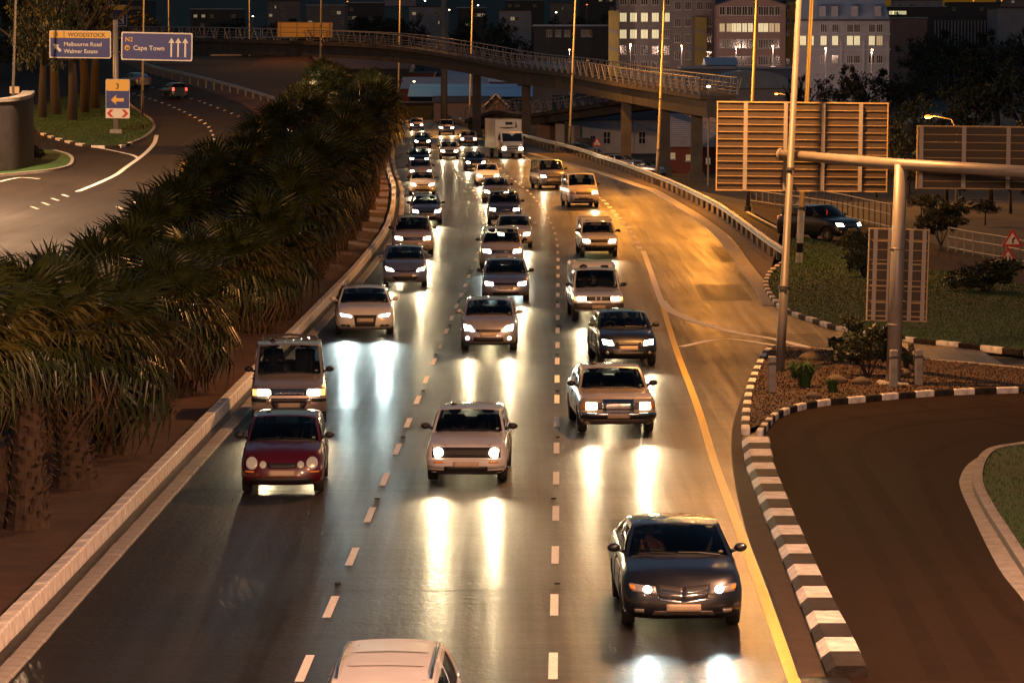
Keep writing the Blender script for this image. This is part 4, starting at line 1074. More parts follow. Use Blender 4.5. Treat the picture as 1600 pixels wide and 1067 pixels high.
for u, v, d, lab, m in ((647, 128, 600, 'warm white lamp left of the thick mast under the footbridge', M_WARMPT_ON), (702, 16, 1150, 'warm lamp on the hillside beside the thick mast', M_WARMPT_ON), (918, 95, 720, 'small orange lamp below the low block with blue roof edge', M_SODIUM_ON), (747, 9, 1200, 'greenish lamp on the hillside right of the thin pole', M_FLOOD_ON), (869, 20, 1000, 'green white lamp above the low dark block', M_FLOOD_ON), (917, 8, 1000, 'orange lamp above the left end of the low dark block', M_SODIUM_ON), (221, 104, 520, 'white lamp below the long blue sign', M_FLOOD_ON), (200, 110, 560, 'small white lamp behind the sign post', M_FLOOD_ON), (555, 92, 700, 'white lamp in the dark under the footbridge near the palms', M_FLOOD_ON), (583, 95, 700, 'warm lamp in the dark under the footbridge right of the white lamp', M_WARMPT_ON), (1442, 41, 880, 'warm lamp on the reddish far block', M_WARMPT_ON), (543, 3, 1250, 'orange lamp at the top of the hillside left', M_SODIUM_ON), (1521, 2, 1400, 'orange lamp at the skyline beyond the finned block', M_SODIUM_ON), (1598, 15, 1250, 'greenish lamp at the right edge skyline', M_FLOOD_ON), (1565, 2, 1400, 'orange lamp at the skyline near the right edge', M_SODIUM_ON), (664, 2, 1400, 'white lamp at the top of the hillside middle', M_FLOOD_ON), (1330, 300, 300, 'tiny white lamp behind the service road fence', M_FLOOD_ON), (395, 26, 1100, 'tiny warm lamp above the footbridge rail', M_WARMPT_ON), (1544, 123, 600, 'tiny white lamp among the right hand trees', M_FLOOD_ON), (1558, 130, 600, 'tiny warm lamp among the right hand trees', M_WARMPT_ON), (452, 140, 460, 'white lamp glinting through the palms by the bridge pier', M_FLOOD_ON), (433, 153, 450, 'warm post lamp in place of a car headlight behind the climbing road guard rail', M_WARMPT_ON), (442, 153, 450, 'second warm post lamp in place of a car headlight behind the climbing road guard rail', M_WARMPT_ON), (376, 139, 470, 'pale lamp in the trees above the climbing road guard rail', M_WARMPT_ON), (262, 123, 470, 'warm lamp at the far end of the climbing road', M_WARMPT_ON), (288, 120, 480, 'white lamp at the far end of the climbing road', M_FLOOD_ON)):
    far_lamp(u, v, d, lab, m, .10 + d * .00012)  # twin lamps behind the climbing road stand in for far car headlights

for u, v, d, lab in ((985, 70, 655, 'added street lamp lighting the tall brown apartment block'), (1065, 72, 650, 'added street lamp lighting the right half of the tall brown block'), (1150, 74, 650, 'added street lamp lighting the mauve apartment block'), (1208, 72, 645, 'added street lamp lighting the yellow stair block'), (1290, 76, 640, 'added street lamp lighting the pale mansard apartment block'), (1362, 78, 640, 'added street lamp lighting the right end of the pale mansard block'), (890, 78, 690, 'added street lamp lighting the low block with blue roof edge')):
    far_lamp(u, v, d, lab, M_SODIUM_ON, .18, 9000)  # lamps added to brighten the facades of the background buildings

# ================================================================== VEHICLES
class Car:
    """body surface of a road vehicle; x across, y from the nose (-) to the tail (+), front axle at y = 0"""
    FL = [0, .10, .22, .36, .52, .68, .82, .93, 1.0]
    WP = [.90, .965, .99, 1.0, 1.0, .995, .975, .95, .915]
    def __init__(s, **k):
        d = dict(L=4.0, W=1.68, H=1.45, fo=.78, wb=2.5, zb=.22, zn=.76, zc=.95, zr=1.0, yA=.38, yT=1.1, yC=2.75, yB=3.05, zt=None, wt=.60, bow=.16, nose=(.16, .06, .01, 0, .01, .04, .10, .17, .24), round=3.0, af=.55, r=.30, crown=.05, roofc=.05, style='hatch', pillars=(.48,), tailr=.10, ztail=None, seg=1)
        d.update(k); s.__dict__.update(d)
        s.yr = s.L - s.fo
        if s.style == 'sedan' and 'yC' not in k: s.yC, s.yB = 2.35, 2.95
        zt = s.ztail if s.ztail else (s.zr - .03 if s.style == 'sedan' else s.zr - .08)
        s.ztab = [(-s.fo, s.zn), (-s.fo + .42, lerp(s.zn, s.zc, .5)), (s.yA, s.zc), (s.yB, s.zr), (s.yr, zt)]
    def zsh(s, y): return interp(s.ztab, y)
    def w(s, f): return s.W / 2 * interp(list(zip(s.FL, s.WP)), f)
    def nf(s, f): return interp(list(zip(s.FL, s.nose)), f)
    def arch(s, y, z):
        for yw in (0, s.wb):
            Ra = s.r + .075
            if abs(y - yw) < Ra: z = max(z, s.r + math.sqrt(Ra * Ra - (y - yw) ** 2) - .02)
        return z
    def F(s, x, z):
        """front surface y at (x, z)"""
        y = -s.fo
        for _ in range(8):
            f = max(0, min(1, (z - s.zb) / (s.zsh(y) - s.zb)))
            w = s.w(f); q = min(abs(x) / w, .985)
            y = -s.fo + s.nf(f) + s.af * (1 - (1 - q ** s.round) ** (1 / s.round))
        return y
    def B(s, x, z):
        f = max(0, min(1, (z - s.zb) / (s.zr - s.zb)))
        w = s.w(f); q = min(abs(x) / w, .985)
        return s.yr - s.tailr * .6 * f - .3 * (1 - (1 - q ** 4) ** .25)
    def body(s):
        e = 2 / s.round; na = 9
        ymin = -s.fo + max(s.nose) + s.af + .02
        ye = s.yr - .34 - s.tailr
        st = sorted(set([s.yA, s.yB if s.yB < ye else ye] + [lerp(ymin, ye, i / 44) for i in range(45)] + [yw + d * (s.r + .075) for yw in (0, s.wb) for d in (-1, -.97, -.85, -.6, -.3, 0, .3, .6, .85, .97, 1) if ymin < yw + d * (s.r + .075) < ye]))
        st = [y for i, y in enumerate(st) if i == 0 or y - st[i - 1] > .012 or y in (s.yA, s.yB)]
        s.yBe = s.yB if s.yB < ye else ye
        loops = []
        for f in s.FL:
            lp = []
            w = s.w(f); yc = -s.fo + s.nf(f) + s.af
            for i in range(na):
                t = math.pi / 2 * i / na
                x = w * math.sin(t) ** e if i else 0.0; y = yc - s.af * math.cos(t) ** e
                lp.append((x, y))
            lp += [(w, y) for y in st]
            yr = s.yr - s.tailr * .6 * f - .34
            for i in range(1, na + 1):
                t = math.pi / 2 * i / na
                lp.append((w * math.cos(t) ** .5 if i < na else 0.0, yr + .34 * math.sin(t) ** .5))
            loops.append(lp)
        s.kA = na + st.index(s.yA); s.kB = na + st.index(s.yBe)
        N = len(loops[0]); s.N = N
        m = MB(); V = []
        for f, lp in zip(s.FL, loops):
            for sg in (1, -1):
                for k, (x, y) in enumerate(lp):
                    z = s.zb + f * (s.zsh(y) - s.zb)
                    if abs(x) > s.W * .36: z = min(s.arch(y, z), s.zsh(y)) if f < 1 else z
                    V.append((sg * x, y, z))
        fs = []
        def I(j, sd, k): return j * 2 * N + sd * N + k
        for j in range(len(s.FL) - 1):
            for k in range(N - 1):
                fs.append((I(j, 0, k), I(j, 0, k + 1), I(j + 1, 0, k + 1), I(j + 1, 0, k)))
                fs.append((I(j, 1, k + 1), I(j, 1, k), I(j + 1, 1, k), I(j + 1, 1, k + 1)))
        m.add(V, fs)
        # bonnet
        top = loops[-1]
        def deck(k0, k1, bow, front):
            M = 10; rows = []
            for n_, k in enumerate(range(k0, k1 + 1)):
                t = n_ / (k1 - k0); t = t if front else 1 - t
                x, y = top[k]
                row = []
                for i in range(M + 1):
                    u = -1 + 2 * i / M
                    # two raised flanks and a flatter middle
                    cr = s.crown * (1 - u * u) * sstep(t * 2.2) + .012 * math.exp(-((abs(u) - .62) / .10) ** 2) * sstep(t * 2) * (1 if front else 0)
                    row.append((u * x, y + (-1 if front else 1) * bow * (1 - u * u) * t * t, s.zsh(y) + cr))
                rows.append(row)
            vs = [p for r_ in rows for p in r_]
            f2 = [(a * (M + 1) + b, a * (M + 1) + b + 1, (a + 1) * (M + 1) + b + 1, (a + 1) * (M + 1) + b) for a in range(len(rows) - 1) for b in range(M)]
            m.add(vs, f2)
        def hood(u, t):
            k = t * s.kA; i = min(int(k), s.kA - 1); fr = k - i
            x, y = lerp(top[i][0], top[i + 1][0], fr), lerp(top[i][1], top[i + 1][1], fr)
            cr = s.crown * (1 - u * u) * sstep(t * 2.2) + .012 * math.exp(-((abs(u) - .62) / .10) ** 2) * sstep(t * 2)
            return Vector((u * x, y - s.bow * (1 - u * u) * t * t, s.zsh(y) + cr + .001))
        s.hood = hood
        deck(0, s.kA, s.bow, True)
        deck(s.kB, N - 1, s.bow * .5, False)
        # greenhouse
        wb_ = s.w(1.0)
        wt = s.W / 2 * (s.wt + .18)
        zA, zB = s.zc, s.zsh(s.yBe)
        zT = s.H - s.roofc - .015
        s.zT, s.wtop = zT, wt
        crA = s.crown
        def baseF(u): return Vector((u * wb_, s.yA - s.bow * (1 - u * u), zA + crA * (1 - u * u)))
        def topF(u): return Vector((u * wt, s.yT - s.bow * .8 * (1 - u * u), zT + s.roofc * (1 - u * u)))
        def baseR(u): return Vector((u * wb_, s.yBe + s.bow * .5 * (1 - u * u), zB + crA * (1 - u * u)))
        zR = zT - .035
        def topR(u): return Vector((u * wt, s.yC + s.bow * .4 * (1 - u * u), zR + s.roofc * (1 - u * u)))
        def rail(t, sg):
            return Vector((sg * (wt + .02 * math.sin(math.pi * t)), lerp(s.yT, s.yC, t), lerp(zT, zR, t) + .035 * math.sin(math.pi * min(1, t * 1.1))))
        def base(t, sg): y = lerp(s.yA, s.yBe, t); return Vector((sg * wb_, y, s.zsh(y)))
        def lin(a, b, k): return a.lerp(b, k)
        s.wind = lambda u, t: lin(baseF(u), topF(u), t) + Vector((0, -.05, .03)) * (math.sin(math.pi * t) * (1 - u * u * .4))
        s.back = lambda u, t: lin(baseR(u), topR(u), t) + Vector((0, .04, .02)) * math.sin(math.pi * t)
        s.side = lambda t, k, sg: lin(base(t, sg), rail(t, sg), k) + Vector((sg * .035 * math.sin(math.pi * k), 0, 0))
        def roof(u, t):
            a = lin(topF(u), topR(u), t); b = lin(rail(t, -1), rail(t, 1), (u + 1) / 2)
            c = lin(lin(topF(-1), topF(1), (u + 1) / 2), lin(topR(-1), topR(1), (u + 1) / 2), t)
            return a + b - c
        s.roof = roof
        g1 = MB(); g2 = MB(); sides_ = []
        def quilt(fn, us, vs_, hole, glass, inset):
            """body where it is frame, glass where the opening is"""
            def inh(u, v): return any(a < u < b and c < v < d for a, b, c, d in hole)
            m.grid(fn, us, vs_, 0, lambda u, v: inh(u, v))
            glass.grid(lambda u, v: fn(u, v) + inset, us, vs_, 0, lambda u, v: not inh(u, v))
        U = sorted([-1, -.925, .925, 1] + [-.9 + .2 * i for i in range(10)])
        quilt(s.wind, U, [0, .035, .2, .4, .6, .8, .94, 1], [(-.925, .925, .035, .94)], g1, Vector((0, .006, -.004)))
        if s.style != 'pickup' or True:
            quilt(s.back, U, [0, .10, .3, .5, .7, .88, 1], [(-.85 if False else -.9, .9, .10, .88)], g2, Vector((0, -.006, -.004)))
        cuts = [.035] + [c for p in s.pillars for c in (p - .022, p + .022)] + [s.__dict__.get('send', .90)]
        T = sorted(set([0, 1] + cuts + [i / 12 for i in range(1, 12)]))
        holes = [(cuts[i], cuts[i + 1], .09, .88) for i in range(0, len(cuts), 2)]
        if s.__dict__.get('blind'): holes = holes[:1]
        for sg in (1, -1):
            T2 = T if sg > 0 else T[::-1]
            fn = lambda t, k, sg=sg: s.side(t, k, sg)
            KV = [0, .09, .35, .65, .88, 1]
            m.grid(fn, T2, KV, 0, lambda u, v: any(a < u < b and c < v < d for a, b, c, d in holes))
            for a, b, c_, d in holes:
                g3 = MB(); uu = [u for u in T if a - 1e-6 <= u <= b + 1e-6]
                g3.grid(lambda u, v: fn(u, v) + Vector((-sg * .006, 0, 0)), uu if sg > 0 else uu[::-1], KV[1:5]); sides_.append(g3.mesh('side_window', M_GLASS, True))
        m.grid(roof, [-1 + i / 5 for i in range(11)], [i / 10 for i in range(11)])
        return m.mesh('body', M_PAINTS['white'], True, merge=.004, bevel=(.022, .55), zmin=s.zb + .3), g1.mesh('windscreen', M_GLASS, True), g2.mesh('rear_window', M_GLASS, True), sides_
    # ---- things laid on the nose
    def quad(s, q, off=.012, depth=.05, rear=False, nx=8, nz=3):
        """q: four (x, z) corners, anticlockwise from lower inner"""
        fn = s.B if rear else s.F; sg = 1 if rear else -1
        g = MB(); vs = []
        for lay in (off, off - depth):
            for j in range(nz + 1):
                for i in range(nx + 1):
                    a = [lerp(q[0][k], q[1][k], i / nx) for k in (0, 1)]; b = [lerp(q[3][k], q[2][k], i / nx) for k in (0, 1)]
                    x, z = lerp(a[0], b[0], j / nz), lerp(a[1], b[1], j / nz)
                    vs.append((x, fn(x, z) + sg * lay, z))
        n = (nx + 1) * (nz + 1)
        def I(l, i, j): return l * n + j * (nx + 1) + i
        fs = [(I(0, i, j), I(0, i + 1, j), I(0, i + 1, j + 1), I(0, i, j + 1)) for i in range(nx) for j in range(nz)]
        fs += [(I(0, i, 0), I(1, i, 0), I(1, i + 1, 0), I(0, i + 1, 0)) for i in range(nx)] + [(I(0, i, nz), I(0, i + 1, nz), I(1, i + 1, nz), I(1, i, nz)) for i in range(nx)]
        fs += [(I(0, 0, j), I(0, 0, j + 1), I(1, 0, j + 1), I(1, 0, j)) for j in range(nz)] + [(I(0, nx, j), I(1, nx, j), I(1, nx, j + 1), I(0, nx, j + 1)) for j in range(nz)]
        g.add(vs, fs); return g
    def disc(s, cx, cz, rx, rz, off=.015, depth=.05):
        g = MB(); n = 16; vs = []
        for lay, k in ((off + .012, 0), (off + .008, .6), (off, 1), (off - depth, 1)):
            for i in range(n):
                w = 2 * math.pi * i / n; x, z = cx + rx * k * math.cos(w), cz + rz * k * math.sin(w)
                vs.append((x, s.F(cx + rx * k * .6 * math.cos(w), z) - lay, z))
        fs = [(l * n + i, l * n + (i + 1) % n, (l + 1) * n + (i + 1) % n, (l + 1) * n + i) for l in range(3) for i in range(n)]
        g.add(vs, fs); return g

M_PAINTS = {}
def paint(name, col, metal=0.0, rough=.32):
    M_PAINTS[name] = mat('car_paint_' + name, col, rough, metal=metal, coat=1.0, var=.06, vscale=2.0)
paint('white', (.62, .60, .58)); paint('silver', (.40, .39, .44), .6); paint('pearl', (.55, .50, .50), .25)
paint('grey', (.16, .155, .17), .5); paint('black', (.006, .007, .012)); paint('red', (.075, .004, .008))
paint('beige', (.46, .36, .25)); paint('blue_grey', (.24, .24, .30), .6); paint('champagne', (.40, .34, .30), .5); paint('cream', (.58, .48, .34)); paint('lilac', (.40, .36, .44), .5); paint('gold', (.40, .20, .05), .3)

def wheel_meshes():
    t = MB(); prof = [(.155, -.09), (.20, -.10), (.285, -.10), (.30, -.08), (.302, 0), (.30, .08), (.285, .10), (.20, .10), (.155, .09)]
    n = 20; vs = [(x, r * math.cos(2 * math.pi * i / n), r * math.sin(2 * math.pi * i / n)) for r, x in prof for i in range(n)]
    t.add(vs, [(a * n + i, a * n + (i + 1) % n, (a + 1) * n + (i + 1) % n, (a + 1) * n + i) for a in range(len(prof) - 1) for i in range(n)])
    r_ = MB(); prof = [(.20, .085), (.17, .06), (.06, .055), (.05, .075), (.0, .075)]
    vs = [(x, r * math.cos(2 * math.pi * i / n), r * math.sin(2 * math.pi * i / n)) for r, x in prof for i in range(n)]
    fs = [(a * n + i, a * n + (i + 1) % n, (a + 1) * n + (i + 1) % n, (a + 1) * n + i) for a in range(len(prof) - 2) for i in range(n) if not (a == 1 and i % 4 == 0)]
    fs.append(tuple((len(prof) - 2) * n + i for i in range(n)))
    r_.add(vs, fs)
    return t.mesh('wheel', M_RUBBER, True), r_.mesh('rim', M_RIM)
ME_WHEEL, ME_RIM = wheel_meshes()
def seat_mesh():
    q = MB(); Mx = Matrix.Rotation(R(-14), 3, 'X')
    q.rbox((0, 0, .12), (.50, .50, .16), .05); q.rbox((0, .30, .46), (.48, .13, .62), .05, 0, Mx)
    return q.mesh('seat', M_SEAT, True)
def headrest_mesh():
    q = MB(); q.rbox((0, .40, .88), (.26, .09, .19), .045); q.tube((-.06, .38, .72), (-.06, .39, .82), .01, n=5); q.tube((.06, .38, .72), (.06, .39, .82), .01, n=5)
    return q.mesh('headrest', M_SEAT, True)
ME_SEAT, ME_HEADREST = seat_mesh(), headrest_mesh()
def steering_mesh():
    q = MB(); pts = [(.18 * math.cos(2 * math.pi * i / 20), 0, .18 * math.sin(2 * math.pi * i / 20)) for i in range(21)]
    q.path(pts, .014, 6, caps=False); q.box((0, 0, 0), (.34, .02, .04)); q.ball((0, 0, 0), .06, 8, 5)
    return q.mesh('steering_wheel', M_DASH, True)
ME_STEER = steering_mesh()
def mirror_mesh():
    q = MB(); q.ball((.13, 0, .05), .1, 10, 7, 0, (1.05, .75, .72)); q.path([(-.03, .03, -.02), (.06, .01, .02)], [.035, .03], 6)
    return q.mesh('wing_mirror', M_BLACK, True)
ME_MIRROR = mirror_mesh()

def seated_person():
    """one continuous skinned body, sitting with the hands on the wheel"""
    J = [((0, .22, .22), .14), ((0, .27, .42), .135), ((0, .30, .62), .15), ((0, .29, .72), .06), ((0, .26, .80), .072), ((0, .25, .89), .095), ((0, .25, .97), .07)]
    E = [(0, 1), (1, 2), (2, 3), (3, 4), (4, 5), (5, 6)]
    def add(p, r, par): J.append((p, r)); E.append((par, len(J) - 1)); return len(J) - 1
    for sg in (-1, 1):
        a = add((sg * .18, .29, .65), .062, 2); a = add((sg * .24, .12, .46), .048, a); a = add((sg * .17, -.14, .52), .036, a); a = add((sg * .15, -.21, .54), .034, a)
        b = add((sg * .10, .12, .17), .09, 0); b = add((sg * .13, -.25, .22), .065, b); b = add((sg * .13, -.42, -.10), .05, b); add((sg * .13, -.56, -.14), .04, b)
    me = bpy.data.meshes.new('person'); me.from_pydata([p for p, _ in J], E, [])
    o = link('person', me)
    md = o.modifiers.new('skin', 'SKIN'); 
    for i, (_, r) in enumerate(J): me.skin_vertices[0].data[i].radius = (r, r)
    me.skin_vertices[0].data[0].use_root = True
    o.modifiers.new('sub', 'SUBSURF').levels = 1
    me2 = bpy.data.meshes.new_from_object(o.evaluated_get(bpy.context.evaluated_depsgraph_get()))
    bpy.data.objects.remove(o)
    me2.name = 'person'
    me2.materials.clear(); me2.materials.append(M_CLOTH_D); me2.materials.append(M_SKIN)
    for p in me2.polygons:
        p.use_smooth = True
        p.material_index = 1 if p.center.z > .74 or (p.center.y < -.1 and p.center.z > .45) else 0
    return me2
ME_PERSON = seated_person()
q = MB(); q.ball((0, .27, .925), .105, 10, 7, 0, (.93, 1.0, .95)); q.v = [(x, y + .012 if y > .25 else max(y, .19), z if z > .90 else .90 + (z - .90) * .4) for x, y, z in q.v]
ME_HAIR = q.mesh('hair', M_HAIR, True)

CARS = {}
def model(key, front, **k):
    c = Car(**k); c.key = key; c.front = front
    c.meshes = c.body(); CARS[key] = c
    # underside, dark floor, dashboard
    q = MB(); q.box((0, (c.yr - c.fo) / 2, c.zb + .12), (c.W * .66, c.L - .5, .10)); q.box((0, (c.yA + c.yB) / 2, c.zb + .20), (c.W * .84, c.yB - c.yA + .2, .05))
    for yw in (0, c.wb): q.tube((-c.W * .40, yw, c.r), (c.W * .40, yw, c.r), .045, n=6)
    q.box((0, -c.fo + .35, c.zb + .16), (c.W * .70, .30, .16))
    c.under = q.mesh('underbody', M_BLACK)
    q = MB(); q.rbox((0, c.yA + .34, c.zc - .10), (c.W * .82, .50, .22), .06)
    c.dash = q.mesh('dashboard', M_DASH, True)
    c.parts = []
    for p in front:
        nm, kind, geo, m = p[:4]; opt = p[4] if len(p) > 4 else {}
        mirror = opt.get('mirror', nm in ('headlight', 'fog_light', 'indicator', 'tail_light', 'side_intake', 'spot_light'))
        for sg in ((1, -1) if mirror else (1,)):
            kw = {a: b for a, b in opt.items() if a in ('off', 'depth', 'rear', 'nx', 'nz')}
            if kind == 'quad':
                gg = [(sg * x, z) for x, z in geo]
                if sg < 0: gg = [gg[1], gg[0], gg[3], gg[2]]
                g_ = c.quad(gg, **kw)
            elif kind == 'disc': g_ = c.disc(sg * geo[0], geo[1], geo[2], geo[3], **kw)
            elif kind == 'bars':
                g_ = MB(); x0, x1, z0, z1, nb, th = geo
                for i in range(nb):
                    z = lerp(z0, z1, (i + .5) / nb); t = c.quad([(x0, z - th / 2), (x1, z - th / 2), (x1, z + th / 2), (x0, z + th / 2)], nz=1, **kw); g_.add(t.v, t.f)
            elif kind == 'vbars':
                g_ = MB(); x0, x1, z0, z1, nb, th = geo
                for i in range(nb):
                    x = lerp(x0, x1, (i + .5) / nb); t = c.quad([(x - th / 2, z0), (x + th / 2, z0), (x + th / 2, z1), (x - th / 2, z1)], nx=1, **kw); g_.add(t.v, t.f)
            c.parts.append((nm, g_.mesh(nm, m if not isinstance(m, str) else M_BLACK, True), m, sg, opt))
    return c

def rect(x0, x1, z0, z1): return [(x0, z0), (x1, z0), (x1, z1), (x0, z1)]
def plate(z, x=.26, h=.11, off=.03): return ('number_plate', 'quad', rect(-x, x, z, z + h), M_PLATE, dict(off=off, depth=.02))
def tails(z0, z1, x0, x1): return ('tail_light', 'quad', rect(x0, x1, z0, z1), M_RED_ON, dict(rear=True, depth=.04))
V_ = (.05, .02, .0, 0, .0, .01, .02, .05, .09)
model('boxy_hatchback', [
    ('grille', 'quad', rect(-.70, .70, .555, .765), M_BLACK, dict(off=.004)),
    ('grille_bars', 'bars', (-.46, .46, .57, .75, 6, .010), M_DASH, dict(off=.014)),
    ('headlight', 'disc', (.565, .662, .095, .095), 'lamp', dict(off=.02)),
    ('front_bumper', 'quad', [(-.80, .36), (.80, .36), (.815, .53), (-.815, .53)], 'paint', dict(off=.075, depth=.10)),
    ('indicator', 'quad', rect(.46, .66, .455, .49), M_AMBER, dict(off=.085)),
    ('lower_intake', 'quad', rect(-.44, .44, .30, .385), M_BLACK, dict(off=.085)),
    plate(.375, off=.10),
    ('lower_spoiler', 'quad', rect(-.74, .74, .215, .30), M_BLACK, dict(off=.03))],
    L=3.99, W=1.66, H=1.42, fo=.80, wb=2.475, zb=.24, zn=.80, zc=.95, zr=.96, yA=.42, yT=1.06, yC=2.62, yB=3.0, nose=V_, round=5.0, af=.40, wt=.60, bow=.10, crown=.03, roofc=.035, pillars=(.46,))
model('round_lamp_hatchback', [
    ('headlight', 'disc', (.60, .655, .115, .12), 'lamp', dict(off=.02)),
    ('headlight', 'disc', (.375, .63, .068, .07), 'lamp', dict(off=.025)),
    ('grille', 'quad', [(-.27, .565), (.27, .565), (.30, .66), (-.30, .66)], M_BLACK, dict(off=.012)),
    ('indicator', 'quad', rect(.56, .74, .475, .505), M_AMBER, dict(off=.03)),
    plate(.415, off=.045),
    ('lower_intake', 'quad', rect(-.62, .62, .25, .37), M_BLACK, dict(off=.015)), tails(.72, .95, .52, .74)],
    L=3.9, W=1.66, H=1.47, fo=.80, wb=2.46, zb=.22, zn=.76, zc=.97, zr=1.0, yA=.36, yT=1.12, yC=2.72, yB=2.98, nose=(.10, .04, .0, 0, .02, .05, .10, .17, .26), round=3.2)
model('estate_suv', [
    ('headlight', 'quad', rect(.47, .735, .745, .885), 'lamp', dict(off=.012)),
    ('indicator', 'quad', rect(.745, .855, .74, .885), M_AMBER_ON, dict(off=.012)),
    ('grille', 'quad', rect(-.44, .44, .74, .90), M_CHROME, dict(off=.006)),
    ('grille_slots', 'bars', (-.42, .42, .75, .89, 3, .034), M_BLACK, dict(off=.014)),
    ('grille_ribs', 'vbars', (-.44, .44, .745, .895, 5, .018), M_CHROME, dict(off=.022)),
    ('front_bumper', 'quad', rect(-.88, .88, .36, .66), 'paint', dict(off=.09, depth=.14)),
    ('bumper_strip', 'quad', rect(-.885, .885, .60, .685), M_BLACK, dict(off=.115, depth=.05)),
    ('lower_intake', 'quad', [(-.34, .40), (.34, .40), (.44, .60), (-.44, .60)], M_BLACK, dict(off=.125)),
    ('spot_light', 'disc', (.47, .635, .075, .075), M_LENS_OFF, dict(off=.14)),
    plate(.47, off=.15)],
    L=4.6, W=1.79, H=1.84, fo=.86, wb=2.65, zb=.34, zn=.93, zc=1.10, zr=1.13, yA=.50, yT=1.12, yC=3.42, yB=3.62, nose=V_, round=5, af=.42, r=.37, wt=.66, bow=.10, pillars=(.34, .66), roofc=.04)
model('sport_estate', [
    ('headlight', 'quad', [(.42, .60), (.74, .625), (.78, .70), (.46, .655)], 'lamp', dict(off=.012)),
    ('grille', 'quad', [(-.30, .30), (.30, .30), (.36, .66), (-.36, .66)], M_BLACK, dict(off=.014)),
    ('grille_frame', 'bars', (-.33, .33, .30, .66, 5, .012), M_STEEL, dict(off=.022)),
    ('side_intake', 'quad', [(.46, .29), (.76, .31), (.74, .37), (.48, .37)], M_BLACK, dict(off=.01)),
    ('fog_light', 'disc', (.60, .335, .03, .03), M_LENS_OFF, dict(off=.02)),
    ('lower_lip', 'quad', rect(-.74, .74, .225, .255), M_BLACK, dict(off=.015)),
    plate(.455, off=.03)],
    L=4.7, W=1.83, H=1.44, fo=.89, wb=2.81, zb=.2, zn=.74, zc=.95, zr=1.0, yA=.42, yT=1.22, yC=3.15, yB=3.62, wt=.56, pillars=(.40, .74))
model('wedge_hatchback', [
    ('headlight', 'quad', [(.42, .63), (.70, .66), (.76, .79), (.50, .72)], 'lamp', dict(off=.012)),
    ('grille', 'quad', [(-.40, .635), (0, .585), (0, .64), (-.42, .69)], M_BLACK, dict(off=.012)),
    ('grille', 'quad', [(0, .585), (.40, .635), (.42, .69), (0, .64)], M_BLACK, dict(off=.012)),
    ('emblem', 'disc', (0, .655, .06, .035), M_CHROME, dict(off=.02, mirror=False)),
    ('lower_intake', 'quad', [(-.36, .29), (.36, .29), (.52, .44), (-.52, .44)], M_BLACK, dict(off=.012)),
    ('intake_frame', 'quad', [(-.40, .262), (.40, .262), (.38, .285), (-.38, .285)], M_CHROME, dict(off=.02)),
    plate(.445, off=.03)],
    L=3.88, W=1.69, H=1.51, fo=.79, wb=2.51, zb=.21, zn=.80, zc=1.02, zr=1.06, yA=.30, yT=1.20, yC=2.7, yB=2.95, nose=(.10, .04, .0, 0, .02, .07, .13, .22, .34), round=2.8)
model('compact_suv', [
    ('headlight', 'quad', [(.46, .74), (.76, .76), (.78, .89), (.48, .87)], 'lamp', dict(off=.012)),
    ('grille', 'quad', [(-.40, .735), (.40, .735), (.40, .86), (-.40, .86)], M_BLACK, dict(off=.012)),
    ('grille_bars', 'bars', (-.38, .38, .74, .86, 3, .016), M_CHROME, dict(off=.02)),
    ('lower_intake', 'quad', rect(-.48, .48, .36, .50), M_BLACK, dict(off=.012)),
    ('fog_light', 'disc', (.64, .48, .05, .045), M_LENS_OFF, dict(off=.015)), plate(.53, off=.03),
    ('lower_lip', 'quad', rect(-.78, .78, .26, .33), M_BLACK, dict(off=.012)), tails(.75, 1.1, .62, .78)],
    L=4.5, W=1.80, H=1.70, fo=.86, wb=2.66, zb=.26, zn=.91, zc=1.10, zr=1.14, yA=.42, yT=1.2, yC=3.25, yB=3.5, wt=.60, r=.345, pillars=(.36, .68))
model('small_hatchback', [
    ('headlight', 'quad', [(.42, .61), (.70, .63), (.73, .77), (.46, .74)], 'lamp', dict(off=.012)),
    ('grille', 'quad', [(-.36, .63), (.36, .63), (.36, .70), (-.36, .70)], M_BLACK, dict(off=.012)),
    ('lower_intake', 'quad', [(-.44, .30), (.44, .30), (.50, .42), (-.50, .42)], M_BLACK, dict(off=.012)),
    ('fog_light', 'disc', (.60, .40, .05, .045), M_LENS_OFF, dict(off=.015)),
    plate(.485, off=.03), tails(.70, .98, .55, .74)],
    L=3.9, W=1.68, H=1.47, fo=.78, wb=2.48, zb=.22, zn=.78, zc=.99, zr=1.03, yA=.34, yT=1.15, yC=2.7, yB=2.96)
model('fog_lamp_hatchback', [
    ('headlight', 'quad', [(.41, .62), (.71, .64), (.74, .81), (.52, .77)], 'lamp', dict(off=.012)),
    ('grille', 'quad', [(-.34, .60), (.34, .60), (.38, .67), (-.38, .67)], M_BLACK, dict(off=.012)),
    ('lower_intake', 'quad', [(-.46, .32), (.46, .32), (.42, .45), (-.42, .45)], M_BLACK, dict(off=.012)),
    ('fog_light', 'disc', (.62, .41, .05, .05), 'lamp', dict(off=.015)),
    plate(.475, x=.25, off=.03), ('lower_lip', 'quad', rect(-.70, .70, .215, .25), M_BLACK, dict(off=.012))],
    L=3.92, W=1.68, H=1.48, fo=.78, wb=2.49, zb=.2, zn=.81, zc=1.0, zr=1.03, yA=.34, yT=1.13, yC=2.75, yB=2.98, wt=.62)
SED = dict(style='sedan', L=4.5, fo=.84, wb=2.62, yC=2.5, yB=3.1)
